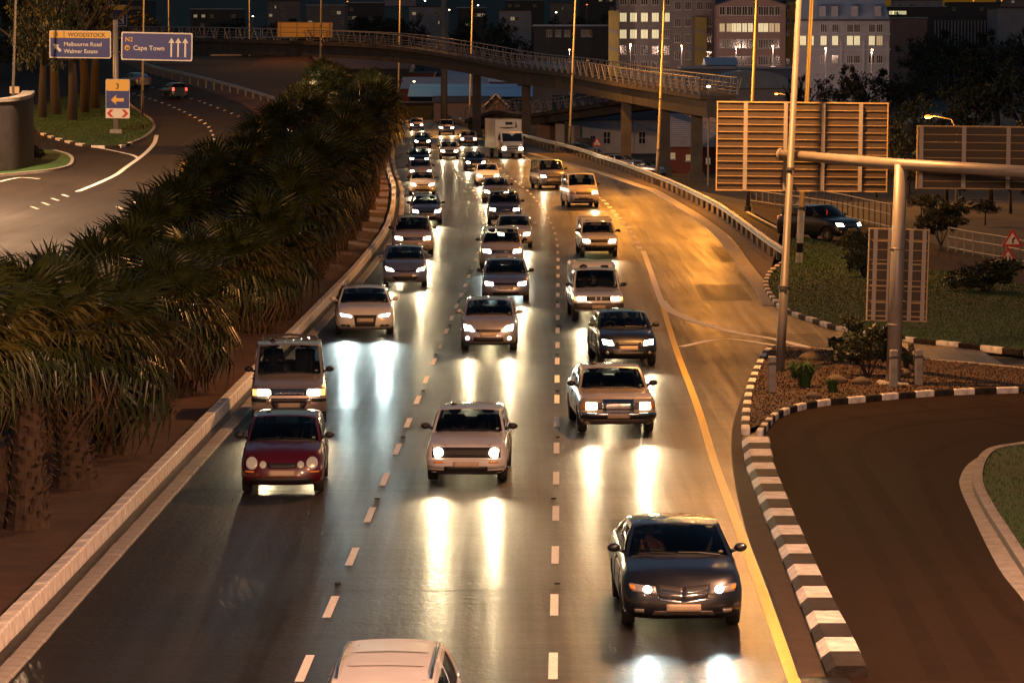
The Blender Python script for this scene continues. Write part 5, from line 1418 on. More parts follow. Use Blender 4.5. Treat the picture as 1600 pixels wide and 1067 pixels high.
model('sedan', [
    ('headlight', 'quad', [(.44, .59), (.72, .61), (.74, .73), (.46, .71)], 'lamp', dict(off=.012)),
    ('grille', 'quad', rect(-.38, .38, .61, .69), M_BLACK, dict(off=.012)),
    ('lower_intake', 'quad', rect(-.46, .46, .27, .37), M_BLACK, dict(off=.012)), plate(.46, off=.03), tails(.68, .86, .5, .76)],
    W=1.71, H=1.45, zn=.75, zc=.95, zr=1.0, yA=.38, yT=1.15, **SED)
model('chrome_grille_sedan', [
    ('headlight', 'quad', rect(.50, .745, .605, .755), 'lamp', dict(off=.02)),
    ('indicator', 'quad', rect(.755, .845, .605, .755), M_AMBER, dict(off=.015)),
    ('grille', 'quad', rect(-.36, .36, .545, .84), M_CHROME, dict(off=.05, depth=.10)),
    ('grille_slots', 'bars', (-.32, .32, .56, .80, 6, .026), M_BLACK, dict(off=.056, depth=.02)),
    ('grille_ribs', 'vbars', (-.02, .02, .55, .82, 1, .022), M_CHROME, dict(off=.064)),
    ('headlamp_panel', 'quad', rect(.37, .49, .60, .755), M_STEEL, dict(off=.012, mirror=True)),
    ('front_bumper', 'quad', rect(-.885, .885, .40, .525), M_CHROME, dict(off=.13, depth=.16)),
    ('bumper_strip', 'quad', rect(-.89, .89, .44, .49), M_BLACK, dict(off=.15, depth=.04)),
    ('front_valance', 'quad', rect(-.80, .80, .25, .38), M_STEEL, dict(off=.02)),
    plate(.405, off=.17)],
    style='sedan', L=4.72, W=1.79, H=1.44, fo=.86, wb=2.79, zb=.25, zn=.83, zc=.95, zr=.97, yA=.56, yT=1.2, yC=2.62, yB=3.15, nose=(.10, .06, .04, .02, 0, .0, .0, .02, .06), round=5, af=.40, bow=.12, crown=.03, roofc=.04, wt=.58)
model('chrome_v_sedan', [
    ('headlight', 'disc', (.545, .655, .062, .052), 'lamp', dict(off=.02)),
    ('headlamp_cover', 'quad', [(.40, .585), (.78, .62), (.82, .73), (.42, .70)], M_LENS_OFF, dict(off=.006, mirror=True)),
    ('indicator', 'quad', [(.73, .64), (.80, .65), (.82, .71), (.74, .70)], M_AMBER, dict(off=.014)),
    ('grille', 'quad', [(-.36, .53), (0, .48), (0, .69), (-.41, .73)], M_BLACK, dict(off=.012)),
    ('grille', 'quad', [(0, .48), (.36, .53), (.41, .73), (0, .69)], M_BLACK, dict(off=.012)),
    ('grille_trim', 'quad', [(-.37, .505), (0, .455), (0, .485), (-.39, .54)], M_CHROME, dict(off=.024)),
    ('grille_trim', 'quad', [(0, .455), (.37, .505), (.39, .54), (0, .485)], M_CHROME, dict(off=.024)),
    ('grille_bar', 'quad', [(-.38, .60), (0, .555), (0, .575), (-.39, .62)], M_CHROME, dict(off=.024)),
    ('grille_bar', 'quad', [(0, .555), (.38, .60), (.39, .62), (0, .575)], M_CHROME, dict(off=.024)),
    ('grille_bar', 'quad', [(-.38, .65), (0, .605), (0, .622), (-.39, .668)], M_CHROME, dict(off=.024)),
    ('grille_bar', 'quad', [(0, .605), (.38, .65), (.39, .668), (0, .622)], M_CHROME, dict(off=.024)),
    ('lower_intake', 'quad', [(-.48, .26), (.48, .26), (.44, .34), (-.44, .34)], M_STEEL, dict(off=.01)),
    ('fog_light', 'quad', rect(.60, .74, .30, .36), M_LENS_OFF, dict(off=.01)),
    plate(.335, off=.035)],
    style='sedan', L=4.7, W=1.84, H=1.44, fo=.90, wb=2.70, zb=.2, zn=.76, zc=.98, zr=1.02, yA=.38, yT=1.25, yC=2.5, yB=3.15, wt=.56, bow=.2, crown=.06)
model('pickup', [
    ('headlight', 'quad', rect(.42, .70, .72, .84), 'lamp', dict(off=.014)),
    ('indicator', 'quad', rect(.71, .80, .72, .84), M_AMBER_ON, dict(off=.012)),
    ('grille', 'quad', rect(-.40, .40, .72, .84), M_BLACK, dict(off=.012)),
    ('grille_ribs', 'vbars', (-.17, .17, .72, .84, 2, .05), 'paint', dict(off=.022)),
    ('front_bumper', 'quad', rect(-.83, .83, .44, .64), M_STEEL, dict(off=.09, depth=.12)), plate(.46, x=.22, off=.115)],
    style='sedan', L=4.9, W=1.70, H=1.68, fo=.80, wb=2.95, zb=.36, zn=.87, zc=1.04, zr=1.04, yA=.42, yT=.98, yC=2.4, yB=2.55, nose=V_, round=5, af=.4, r=.36, wt=.62, bow=.08, pillars=(.55,), send=.93, crown=.03, roofc=.03)
model('small_pickup', [
    ('headlight', 'quad', [(.40, .64), (.70, .65), (.72, .80), (.46, .78)], 'lamp', dict(off=.012)),
    ('grille', 'quad', rect(-.36, .36, .66, .78), M_BLACK, dict(off=.012)),
    ('front_bumper', 'quad', rect(-.79, .79, .28, .54), M_BLACK, dict(off=.04, depth=.08)), plate(.50, x=.24, off=.06)],
    style='sedan', L=4.3, W=1.66, H=1.52, fo=.80, wb=2.7, zb=.26, zn=.82, zc=1.0, zr=1.0, yA=.36, yT=1.02, yC=2.0, yB=2.15, round=3.4, wt=.62, pillars=(), send=.9, bow=.12)
model('minivan', [
    ('headlight', 'quad', [(.50, .80), (.78, .83), (.80, .98), (.52, .95)], 'lamp', dict(off=.012)),
    ('grille', 'quad', rect(-.44, .44, .80, .93), M_STEEL, dict(off=.012)),
    ('lower_intake', 'quad', rect(-.52, .52, .45, .55), M_BLACK, dict(off=.012)), plate(.58, off=.03),
    ('lower_lip', 'quad', rect(-.8, .8, .27, .36), M_BLACK, dict(off=.01))],
    L=4.9, W=1.86, H=1.95, fo=.85, wb=2.95, zb=.26, zn=1.0, zc=1.22, zr=1.22, yA=.1, yT=.95, yC=3.75, yB=3.92, wt=.66, r=.34, pillars=(.30, .66), nose=(.10, .04, .0, 0, .02, .05, .12, .20, .30))
model('roof_rail_estate', [('headlight', 'quad', rect(.45, .72, .62, .74), 'lamp'), ('grille', 'quad', rect(-.36, .36, .6, .7), M_BLACK), plate(.42)],
    L=5.0, W=1.74, H=1.50, fo=.85, wb=2.9, zb=.22, zn=.78, zc=.98, zr=1.02, yA=.1, yT=.72, yC=3.85, yB=4.05, wt=.50, roofc=.03)

HEADS = []
def car(key, u, v, colour, label, lamps='warm', lit=(1, -1), dyaw=0.0, pos=None, yaw=None, group='vehicles queueing towards the camera on the wet carriageway', name='car', cat='car', mirrors=None, far=False, power=1.0, beam=None, disc=True):
    c = CARS[key]; pm = M_PAINTS[colour]
    p = gp(u, v) if pos is None else Vector(pos)
    rz = (heading(p.y) if yaw is None else yaw) + R(dyaw)
    t = thing(name, label, cat, (p.x, p.y, p.z), rz, group)
    def slot(o, m):
        if m is None or o.data.materials[0] == m: return o
        o.material_slots[0].link = 'OBJECT'; o.material_slots[0].material = m; return o
    b = slot(link('body', c.meshes[0], t), pm)
    link('windscreen', c.meshes[1], t); link('rear_window', c.meshes[2], t); [link('side_window', w_, t) for w_ in c.meshes[3]]
    link('underbody', c.under, t); link('dashboard', c.dash, t)
    if disc:
        q = c.wind(.80, .12); o = link('licence_disc', ME_DISCS, t, q + Vector((0, -.012, .006)), (R(-38), 0, 0))
    if not far:
        q = MB()
        for a, b_ in ((.75, -.02), (-.08, -.75)):
            q.path([c.wind(a, .0) + Vector((0, -.03, .03)), c.wind(lerp(a, b_, .5), .035) + Vector((0, -.03, .03)), c.wind(b_, .05) + Vector((0, -.03, .02))], .011, 5)
        q.build('wiper', M_BLACK, t)
    for sx in (.36, -.36):
        s_ = link('seat', ME_SEAT, t, (sx * c.W / 1.7, c.yA + .95, c.zb + .22 + (c.H - 1.45) * .8))
        link('headrest', ME_HEADREST, s_)
    if not far:
        q = MB()
        for sx in (1, -1): q.path([c.hood(sx * .90, lerp(.55, .985, i / 6)) for i in range(7)], .007, 4)
        q.path([c.hood(lerp(-.86, .86, i / 8), .985) for i in range(9)], .022, 5)
        q.build('bonnet_gap', M_BLACK, t)
        for sx in (1, -1):
            for pz in (0.0,) + tuple(c.pillars):
                yy = lerp(c.yA, c.yBe, pz) + .06; q = MB()
                q.path([(sx * (c.w(f) + .001), yy, c.zb + f * (c.zsh(yy) - c.zb)) for f in (.12, .36, .52, .68, .82, .93, 1.0)], .006, 4); q.build('door_gap', M_BLACK, t)
            for pz in c.pillars:
                yy = lerp(c.yA, c.yBe, pz) - .12; q = MB(); q.rbox((sx * (c.w(.82) + .012), yy, c.zb + .80 * (c.zsh(yy) - c.zb)), (.03, .19, .035), .01); q.build('door_handle', M_BLACK, t)
        link('steering_wheel', ME_STEER, t, (-.36 * c.W / 1.7, c.yA + .62, c.zc + .02), (R(-25), 0, 0))
    for sx in (1, -1):
        for yw in (0, c.wb):
            w = link('wheel', ME_WHEEL, t, (sx * (c.W / 2 - .115), yw, c.r), None, (1, c.r / .302, c.r / .302))
            rm = link('rim', ME_RIM, w); 
            if sx < 0: rm.scale = (-1, 1, 1)
    for sx in (1, -1):
        q = c.side(.09, .06, sx)
        o = slot(link('wing_mirror', ME_MIRROR, t, q + Vector((sx * .02, -.02, .04)), None, (sx, 1, 1)), mirrors and M_PAINTS.get(mirrors, M_BLACK))
    lampm = {'warm': M_WARM_ON, 'cool': M_COOL_ON, 'dim': M_DIM_ON, 'off': M_LENS_OFF}[lamps]
    for nm, me, m, sg, opt in c.parts:
        if nm == 'tail_light' and lamps != 'rear' and yaw is None: continue
        mm = m
        if m == 'paint': mm = pm
        if m == 'lamp': mm = lampm if sg in lit else M_LENS_OFF
        o = slot(link(nm, me, t), mm)
        if nm == 'headlight' and m == 'lamp' and sg in lit and lamps in ('warm', 'cool') and not any(h[0] is t and h[1] == sg for h in HEADS):
            HEADS.append((t, sg, lamps, me, power))
    return t
q = MB(); q.prism([(.035 * math.cos(a * .524), .035 * math.sin(a * .524)) for a in range(12)], 0, .004); ME_DISCS = q.mesh('licence_disc', M_DISC)

G_Q = 'vehicles queueing towards the camera on the wet carriageway'
V = {}
# lane beside the palms, from the nearest
V['polo'] = car('round_lamp_hatchback', 443, 768, 'red', 'dark red hatchback with round headlamps, right behind the nearest silver hatch of the palm side lane', 'dim', dyaw=2)
V['polo']['label'] = 'dark red hatchback with four round headlamps, nearest car in the lane by the palms'
V['trooper'] = car('estate_suv', 452, 661, 'champagne', 'tall boxy off road estate with roof rack and ribbed roof behind the dark red hatchback', 'warm', dyaw=4, name='estate_suv', cat='suv')
V['audi'] = car('sport_estate', 570, 522, 'white', 'white estate with large dark grille and bluish lamps casting white light on the road', 'cool', dyaw=4, mirrors='white', power=2.0)
V['yaris'] = car('wedge_hatchback', 633, 448, 'silver', 'silver hatchback with v shaped grille directly behind the white estate', 'warm', dyaw=3, mirrors='silver')
V['x3'] = car('compact_suv', 645, 400, 'pearl', 'pale compact suv with roof rails tucked behind the silver hatchback', 'warm', dyaw=3, name='compact_suv', cat='suv')
V['a6'] = car('small_hatchback', 666, 350, 'blue_grey', 'blue grey hatchback half hidden behind the pale compact suv', 'warm', dyaw=2, far=True)
V['a7'] = car('small_hatchback', 660, 305, 'white', 'white small hatchback close to the palms, third from the far end of its lane', 'warm', far=True)
V['a7']['label'] = 'white small hatchback next to the palm crowns, in front of a silver sedan'
V['a8'] = car('sedan', 657, 282, 'silver', 'silver sedan mostly hidden behind the white small hatchback by the palms', 'warm', far=True)
V['a9'] = car('sedan', 655, 261, 'black', 'dark sedan of which only the roof shows between silver sedan and black hatchback', 'warm', far=True)
V['a10'] = car('small_hatchback', 660, 232, 'black', 'black hatchback with pale reflecting windscreen far off beside the palm crowns', 'warm', far=True)
V['a11'] = car('sedan', 651, 204, 'lilac', 'pale lilac sedan farthest away in the lane by the palms', 'warm', far=True)
# middle lane
V['golf'] = car('boxy_hatchback', 731, 750, 'white', 'white boxy hatchback with round headlamps and black grille band, first in the middle lane', 'warm', dyaw=-1, power=1.1)
V['fiesta'] = car('fog_lamp_hatchback', 764, 547, 'silver', 'silver hatchback with lit fog lamps behind the white boxy hatchback', 'warm', dyaw=0, mirrors='silver')
V['corolla'] = car('sedan', 790, 470, 'silver', 'silver sedan with clear rear window behind the hatchback with fog lamps', 'warm', dyaw=1)
V['b4'] = car('compact_suv', 784, 422, 'pearl', 'white high hatchback with bluish lamps between two sedans of the middle lane', 'cool', dyaw=2, name='compact_suv', cat='suv', power=.5)
V['b5'] = car('sedan', 803, 387, 'white', 'white sedan showing one lamp beside the white high hatchback', 'warm', far=True, mirrors='white')
V['b6'] = car('compact_suv', 788, 351, 'grey', 'dark grey suv with twin bright lamps and wide grille in the middle lane', 'warm', far=True, name='compact_suv', cat='suv')
V['b7'] = car('small_hatchback', 776, 317, 'grey', 'grey hatchback just behind the dark grey suv', 'warm', far=True)
V['b8'] = car('small_hatchback', 762, 290, 'white', 'white hatchback behind the grey hatchback in the middle lane', 'warm', far=True, mirrors='white')
V['b9'] = car('sedan', 743, 267, 'black', 'dark sedan in front of the box truck, one lamp showing', 'warm', far=True)
V['b10'] = car('small_pickup', 702, 249, 'white', 'white pickup with black bumper in front of the far pale cars', 'warm', far=True, name='pickup_truck', cat='pickup')
V['b11'] = car('chrome_grille_sedan', 732, 228, 'cream', 'old cream sedan with bright lamps beside the white box truck', 'warm', far=True)
V['b12'] = car('compact_suv', 698, 211, 'pearl', 'pale suv near the guard rail at the far end of the middle lane', 'warm', far=True, name='compact_suv', cat='suv')
# lane beside the off ramp
V['accord'] = car('chrome_v_sedan', 1062, 974, 'black', 'glossy black sedan with chrome v grille, nearest car beside the yellow edge line', 'cool', dyaw=2, power=.9, mirrors='black')
V['benz'] = car('chrome_grille_sedan', 961, 674, 'beige', 'old beige sedan with upright chrome grille and chrome bumper', 'warm', dyaw=4, power=1.3)
V['c3'] = car('small_hatchback', 978, 570, 'black', 'black hatchback behind the old beige sedan', 'warm', dyaw=5)
V['c4'] = car('pickup', 933, 501, 'white', 'white pickup with canopy over the load bed behind the black hatchback', 'warm', dyaw=3, name='pickup_truck', cat='pickup')
V['c5'] = car('small_pickup', 935, 401, 'white', 'small white pickup with black bumper alone before the bend', 'warm', dyaw=3, name='pickup_truck', cat='pickup')
V['c6'] = car('minivan', 910, 324, 'pearl', 'pale minivan with bright glints along its roof edge and one strong lamp', 'warm', lit=(1,), dyaw=4, far=True, name='minivan', cat='minivan')
V['c7'] = car('minivan', 862, 296, 'grey', 'grey minivan with a single bright lamp just behind the pale minivan', 'warm', lit=(-1,), dyaw=6, far=True, name='minivan', cat='minivan')
V['near'] = car('roof_rail_estate', 0, 0, 'white', 'white estate with roof rails of which only the roof shows at the bottom edge', 'off', pos=(-1.52, 39.75, 0), name='estate_car')

# extras on single cars
def on_roof(t, key, rails=True, ribs=0, bars=0, m=None, x0=.86, t0=.06, t1=.95, h=.06):
    c = CARS[key]; m = m or M_STEEL
    if rails:
        for sx in (1, -1):
            q = MB(); pts = [c.roof(sx * x0, lerp(t0, t1, i / 6)) + Vector((0, 0, h if 0 < i < 6 else .0)) for i in range(7)]
            q.path(pts, .02, 6)
            for i in (1, 3, 5): q.tube(c.roof(sx * x0, lerp(t0, t1, i / 6)), pts[i], .016, n=5)
            q.build('roof_rail', m, t)
    for i in range(bars):
        k = lerp(.5, .9, i / max(1, bars - 1)); q = MB()
        q.path([c.roof(-x0, k) + Vector((0, 0, h)), c.roof(0, k) + Vector((0, 0, h + .03)), c.roof(x0, k) + Vector((0, 0, h))], .018, 6); q.build('rack_bar', m, t)
    for i in range(ribs):
        x = lerp(-.62, .62, i / (ribs - 1)); q = MB()
        q.path([c.roof(x, lerp(.10, .96, k / 6)) + Vector((0, 0, .004)) for k in range(7)], .014, 6); q.build('roof_rib', M_CHROME, t)
on_roof(V['trooper'], 'estate_suv', ribs=6, bars=3, t0=.4)
on_roof(V['x3'], 'compact_suv'); on_roof(V['audi'], 'sport_estate', m=M_GALV, h=.035)
on_roof(V['near'], 'roof_rail_estate', m=M_CHROME, h=.05, x0=.93); on_roof(V['fiesta'], 'fog_lamp_hatchback', m=M_PAINTS['silver'], h=.02)
# sunroof panels on the nearest estate's roof
c = CARS['roof_rail_estate']
for k in (.30, .62):
    q = MB(); q.grid(lambda u, t_: c.roof(u, t_) + Vector((0, 0, .012)), [-.74, -.4, 0, .4, .74], [k, k + .08, k + .16, k + .27]); q.build('roof_panel', M_PAINTS['white'], V['near'], smooth=True)
# canopies on the pickups
def canopy(t, key, h, y0, y1, w):
    c = CARS[key]; q = MB()
    q.rbox((0, (y0 + y1) / 2, (c.zr + h) / 2), (w, y1 - y0, h - c.zr), .10); o = q.build('canopy', M_PAINTS['white'], t, smooth=False)
    q = MB()
    for sx in (1, -1): q.box((sx * (w / 2 + .004), (y0 + y1) / 2, (c.zr + h) / 2 + .05), (.012, (y1 - y0) * .7, (h - c.zr) * .5))
    q.build('canopy_window', M_BLACK, o)
canopy(V['c4'], 'pickup', 1.80, 2.55, 4.05, 1.56); canopy(V['c5'], 'small_pickup', 1.62, 2.2, 3.4, 1.5)

# people seen through the windscreens
def sit(car_t, key, side, label, cloth=None, hair=True):
    c = CARS[key]
    loc = car_t.matrix_basis @ Vector((side * .36 * c.W / 1.7, c.yA + .88, c.zb + .22 + (c.H - 1.45) * .8))
    o = link('person', ME_PERSON, None, loc, (0, 0, car_t.rotation_euler.z))
    tag(o, label, 'person', 'people seen through windscreens')
    if cloth: o.material_slots[0].link = 'OBJECT'; o.material_slots[0].material = cloth
    link('hair', ME_HAIR, o)
sit(V['golf'], 'boxy_hatchback', -1, 'driver in dark clothes behind the windscreen of the white boxy hatchback')
sit(V['benz'], 'chrome_grille_sedan', -1, 'driver in dark clothes at the wheel of the old beige sedan')
sit(V['accord'], 'chrome_v_sedan', -1, 'driver with hands on the wheel in the glossy black sedan', M_CLOTH_O)
sit(V['c3'], 'small_hatchback', -1, 'driver at the wheel of the black hatchback behind the beige sedan')
sit(V['c3'], 'small_hatchback', 1, 'passenger in salmon top in the black hatchback behind the beige sedan', M_CLOTH_O)
sit(V['polo'], 'round_lamp_hatchback', -1, 'driver in dark clothes at the wheel of the dark red hatchback')
sit(V['fiesta'], 'fog_lamp_hatchback', -1, 'driver at the wheel of the silver hatchback with fog lamps')
sit(V['trooper'], 'estate_suv', -1, 'driver behind the windscreen of the tall off road estate')
sit(V['c4'], 'pickup', -1, 'driver behind the windscreen of the white pickup with canopy')

# cars on the other roads
LEFTG = 'cars driving away on the climbing road beyond the palms'
def away(key, u, v, colour, label, yaw):
    p = gp(u, v); return car(key, 0, 0, colour, label, 'off', pos=p, yaw=math.pi + yaw, group=LEFTG, far=True)
away('small_hatchback', 267, 153, 'black', 'dark hatchback with red tail lamps driving away up the climbing road', R(22))
away('small_hatchback', 299, 276, 'gold', 'amber car half hidden by palm crowns with a red tail lamp', R(15))
faint = away('sedan', 203, 136, 'grey', 'faint dark car far up the climbing road behind the number sign', R(30))
for ch in faint.children:
    if ch.name.startswith('tail_light'): ch.material_slots[0].link = 'OBJECT'; ch.material_slots[0].material = M_SIGNR
V['serv'] = car('compact_suv', 1312, 377, 'black', 'dark suv with lamps on driving along the service road beyond the lawn', 'warm', yaw=R(38), group='cars on the service road', far=True, power=.5, name='compact_suv', cat='suv')
for u, v, dd, colr, lab in ((926, 228, 338, 'black', 'parked dark car with pale roof beside the red triangle sign'), (994, 258, 308, 'blue_grey', 'parked blue grey car by the white wall, showing above the guard rail'), (1024, 258, 296, 'blue_grey', 'parked car with red tail lamp glint by the brick hall corner')):
    p = at(u, v, dd); p.z = G(p.x, p.y) - .12; car('sedan', 0, 0, colr, lab, 'off', pos=p, yaw=R(70), group='cars parked behind the guard rail', far=True)

# box truck
def box_truck(u, v):
    p = gp(u, v); t = thing('box_truck', 'white box truck with refrigeration unit over the cab, nearest vehicle to the guard rail', 'truck', (p.x, p.y, p.z), heading(p.y) + R(9), G_Q)
    W = M_PAINTS['white']
    q = MB(); pr = [(-1.10, .45), (-1.14, .60), (-1.12, 1.25), (-1.02, 1.42), (-.72, 2.18), (-.55, 2.28), (.75, 2.28), (.75, .45)]
    n = len(pr)
    def sec(x, k): return [(x, y * k if y < 0 else y, z) for y, z in pr]
    xs = [(-.98, .90), (-.90, .98), (0, 1.02), (.90, .98), (.98, .90)]
    vs = [pt for x, k in xs for pt in sec(x, k)]
    q.add(vs, [(a * n + i, a * n + (i + 1) % n, (a + 1) * n + (i + 1) % n, (a + 1) * n + i) for a in range(4) for i in range(n)] + [tuple(range(n - 1, -1, -1)), tuple(range(4 * n, 5 * n))])
    q.build('cab', W, t)
    q = MB(); q.add([(-.86, -1.045, 1.46), (.86, -1.045, 1.46), (.84, -.74, 2.14), (-.84, -.74, 2.14), (-.86, -1.02, 1.46), (.86, -1.02, 1.46), (.84, -.71, 2.14), (-.84, -.71, 2.14)], [(0, 1, 2, 3), (4, 7, 6, 5), (0, 4, 5, 1), (3, 2, 6, 7), (0, 3, 7, 4), (1, 5, 6, 2)])
    gl = mat('dark_glass', (.012, .014, .02), .08, coat=1); q.build('windscreen', gl, t)
    for sx in (1, -1):
        q = MB(); q.rbox((sx * .985, -.15, 1.80), (.03, .75, .55), .02); q.build('side_window', gl, t)
        q = MB(); q.rbox((sx * 1.12, -.75, 1.75), (.16, .10, .36), .04); q.tube((sx * .95, -.7, 1.95), (sx * 1.1, -.74, 1.9), .015, n=5); q.build('wing_mirror', M_BLACK, t)
        q = MB(); q.rbox((sx * .74, -1.13, .83), (.34, .06, .20), .03); o = q.build('headlight', M_WARM_ON, t); HEADS.append((t, sx, 'warm', o.data, 1.0))
        q = MB(); q.rbox((sx * .90, -1.11, 1.02), (.14, .05, .09), .02); q.build('indicator', M_AMBER, t)
    for z, w in ((1.02, 1.1), (.82, 1.0)):
        q = MB(); q.rbox((0, -1.15, z), (w, .04, .085), .015); q.build('grille_slot', M_BLACK, t)
    q = MB(); q.rbox((0, -1.16, .56), (1.98, .16, .26), .04); q.build('front_bumper', W, t)
    q = MB(); q.rbox((0, -1.25, .56), (.5, .02, .11), .01); q.build('number_plate', M_PLATE, t)
    q = MB(); q.rbox((0, 3.25, 2.08), (2.34, 4.8, 2.52), .03); bx = q.build('cargo_box', W, t)
    q = MB()
    for sx in (1, -1): q.box((sx * 1.165, .86, 2.08), (.05, .05, 2.48)); q.box((sx * 1.165, 3.25, .85), (.05, 4.8, .08))
    q.box((0, .86, 3.32), (2.36, .05, .06)); q.build('box_edging', M_GALV, bx)
    q = MB(); q.rbox((0, .72, 2.88), (1.25, .26, .50), .06); rf = q.build('refrigeration_unit', W, t)
    q = MB(); q.box((0, .575, 2.98), (.62, .03, .24)); q.build('vent_grille', M_BLACK, rf)
    q = MB(); q.path([(-.8, .83, 2.62), (-.3, .80, 2.56), (.2, .80, 2.60), (.85, .83, 2.74)], [.02, .05, .05, .015], 6); q.build('emblem', M_STEEL, bx)
    q = MB(); q.box((0, 2.6, .62), (.8, 5.4, .22)); q.build('chassis', M_BLACK, t)
    for sx in (1, -1):
        for yw, xx in ((0, .88), (3.6, .95)):
            w = link('wheel', ME_WHEEL, t, (sx * xx, yw, .40), None, (1.25, .40 / .302, .40 / .302)); rm = link('rim', ME_RIM, w); rm.scale = (sx, 1, 1)
    return t
V['truck'] = box_truck(797, 247)

# headlamp beams
bpy.context.view_layer.update()
for t, sg, kind, me, power in HEADS:
    c_ = sum((v.co for v in me.vertices), Vector()) / len(me.vertices)
    ymin = min(v.co.y for v in me.vertices)
    la = bpy.data.lights.new('headlamp_beam', 'SPOT')
    la.energy = HEAD_W * power * rnd.uniform(.65, 1.25); la.color = (1, .76, .42) if kind == 'warm' else (.80, 1.0, .96)
    la.spot_size = R(38); la.spot_blend = 1.0; la.shadow_soft_size = 0.06
    o = bpy.data.objects.new('headlamp_beam', la); COL.objects.link(o); o.parent = t
    o.location = (c_.x, ymin - .08, c_.z); o.rotation_euler = (R(-88.6), 0, 0)

# ================================================================== PALMS
def frond_mesh(name, m, seed, droop, R_=.95, n=24, pet=.85):
    r = random.Random(seed); q = MB()
    # stalk
    st = [Vector((0, 0, 0)), Vector((pet * .5, 0, .03)), Vector((pet, 0, 0))]
    q.path(st, [.03, .022, .015], 4)
    for i in range(n):
        a = lerp(-2.0, 2.0, i / (n - 1)) + r.uniform(-.03, .03)
        L = R_ * (1 - .22 * abs(a) / 2.0) * r.uniform(.85, 1.1); w = .043 * R_
        d = Vector((math.cos(a), math.sin(a), 0)); sd = Vector((-d.y, d.x, 0))
        o = Vector((pet, 0, 0)); dr = droop * r.uniform(.6, 1.4)
        c = [o + d * L * k + Vector((0, 0, .10 * math.sin(k * 2.4) - dr * max(0, k - .45) ** 2 * 2.2 * L)) for k in (0.03, .4, .72, 1.0)]
        ws = [w * .35, w, w * .75, .004]
        vs = []
        for p, k in zip(c, ws): vs += [p - sd * k + Vector((0, 0, k * .6)), p, p + sd * k + Vector((0, 0, k * .6))]
        q.add(vs, [(j * 3 + b, j * 3 + b + 1, j * 3 + 4 + b, j * 3 + 3 + b) for j in range(3) for b in (0, 1)])
    return q
FR = [frond_mesh('frond', M_FROND, 1, .25), frond_mesh('frond', M_FROND2, 2, .55), frond_mesh('frond', M_FROND, 3, .9), frond_mesh('frond', M_FRONDD, 4, 1.4, .85)]
FM = [q.mesh('frond', m) for q, m in zip(FR, (M_FROND, M_FROND2, M_FROND, M_FRONDD))]
def frond_specs(r, n):
    out = []
    for i in range(n):
        t = i / (n - 1); az = i * 2.39996 + r.uniform(-.25, .25)
        el = lerp(84, -50, t ** .9) + r.uniform(-9, 9)
        k = 0 if t < .38 else (1 if t < .62 else 2)
        if t > .9: k = 3
        out.append((az, R(el), k, r.uniform(.85, 1.15)))
    return out
def trunk_mesh(h, r0, r1, seed):
    r = random.Random(seed); q = MB()
    q.path([(0, 0, -.2), (0, 0, .05), (.02, 0, .5), (.0, .02, h * .6), (0, 0, h)], [r0 * 1.5, r0 * 1.3, r0, r1, r1 * .9], 12)
    # old leaf bases, spiralling
    n = int(h * 58)
    for i in range(n):
        z = .15 + (h - .2) * i / n; a = i * 2.4 + r.uniform(-.2, .2); rr = interp([(0, r0 * 1.25), (.6, r0), (h * .6, r1), (h, r1)], z)
        M_ = Matrix.Rotation(a, 3, 'Z') @ Matrix.Rotation(R(-50 + r.uniform(-22, 22)), 3, 'Y')
        q.box(Vector((math.cos(a), math.sin(a), 0)) * (rr + .035) + Vector((0, 0, z)), (r.uniform(.07, .22), r.uniform(.04, .085), .03), 0, M_)
    return q
TRUNKS = [trunk_mesh(3.0, .36, .27, 5).mesh('trunk', M_PALMBARK), trunk_mesh(3.0, .32, .25, 9).mesh('trunk', M_PALMBARK)]
def skirt_mesh(seed):
    """hanging dead fronds round the upper trunk"""
    r = random.Random(seed); q = MB()
    for i in range(330):
        a = r.uniform(0, 6.283); z = r.uniform(-.3, .35); L = r.uniform(.6, 1.5); o = Vector((math.cos(a), math.sin(a), 0))
        p0 = o * r.uniform(.25, .5) + Vector((0, 0, z)); p1 = o * r.uniform(.55, 1.0) + Vector((0, 0, z - L * .5)); p2 = o * r.uniform(.45, .9) + Vector((r.uniform(-.1, .1), r.uniform(-.1, .1), z - L))
        sd = Vector((-o.y, o.x, 0)) * r.uniform(.02, .045)
        q.add([p0 - sd, p0 + sd, p1 - sd, p1 + sd, p2 - sd * .3, p2 + sd * .3], [(0, 1, 3, 2), (2, 3, 5, 4)])
    return q.mesh('dry_skirt', M_FRONDD)
SKIRTS = [skirt_mesh(2), skirt_mesh(6)]
def crown_mesh(seed, n):
    r = random.Random(seed); q = MB()
    for az, el, k, s in frond_specs(r, n):
        M_ = Matrix.Rotation(az, 3, 'Z') @ Matrix.Rotation(-el, 3, 'Y') * s
        src = FR[k]; q.add([M_ @ Vector(p) for p in src.v], src.f, 0 if k in (0, 2) else (1 if k == 1 else 2))
    return q.mesh('crown', [M_FROND, M_FROND2, M_FRONDD])
CROWNS = [crown_mesh(s, 46) for s in (11, 12, 13)]
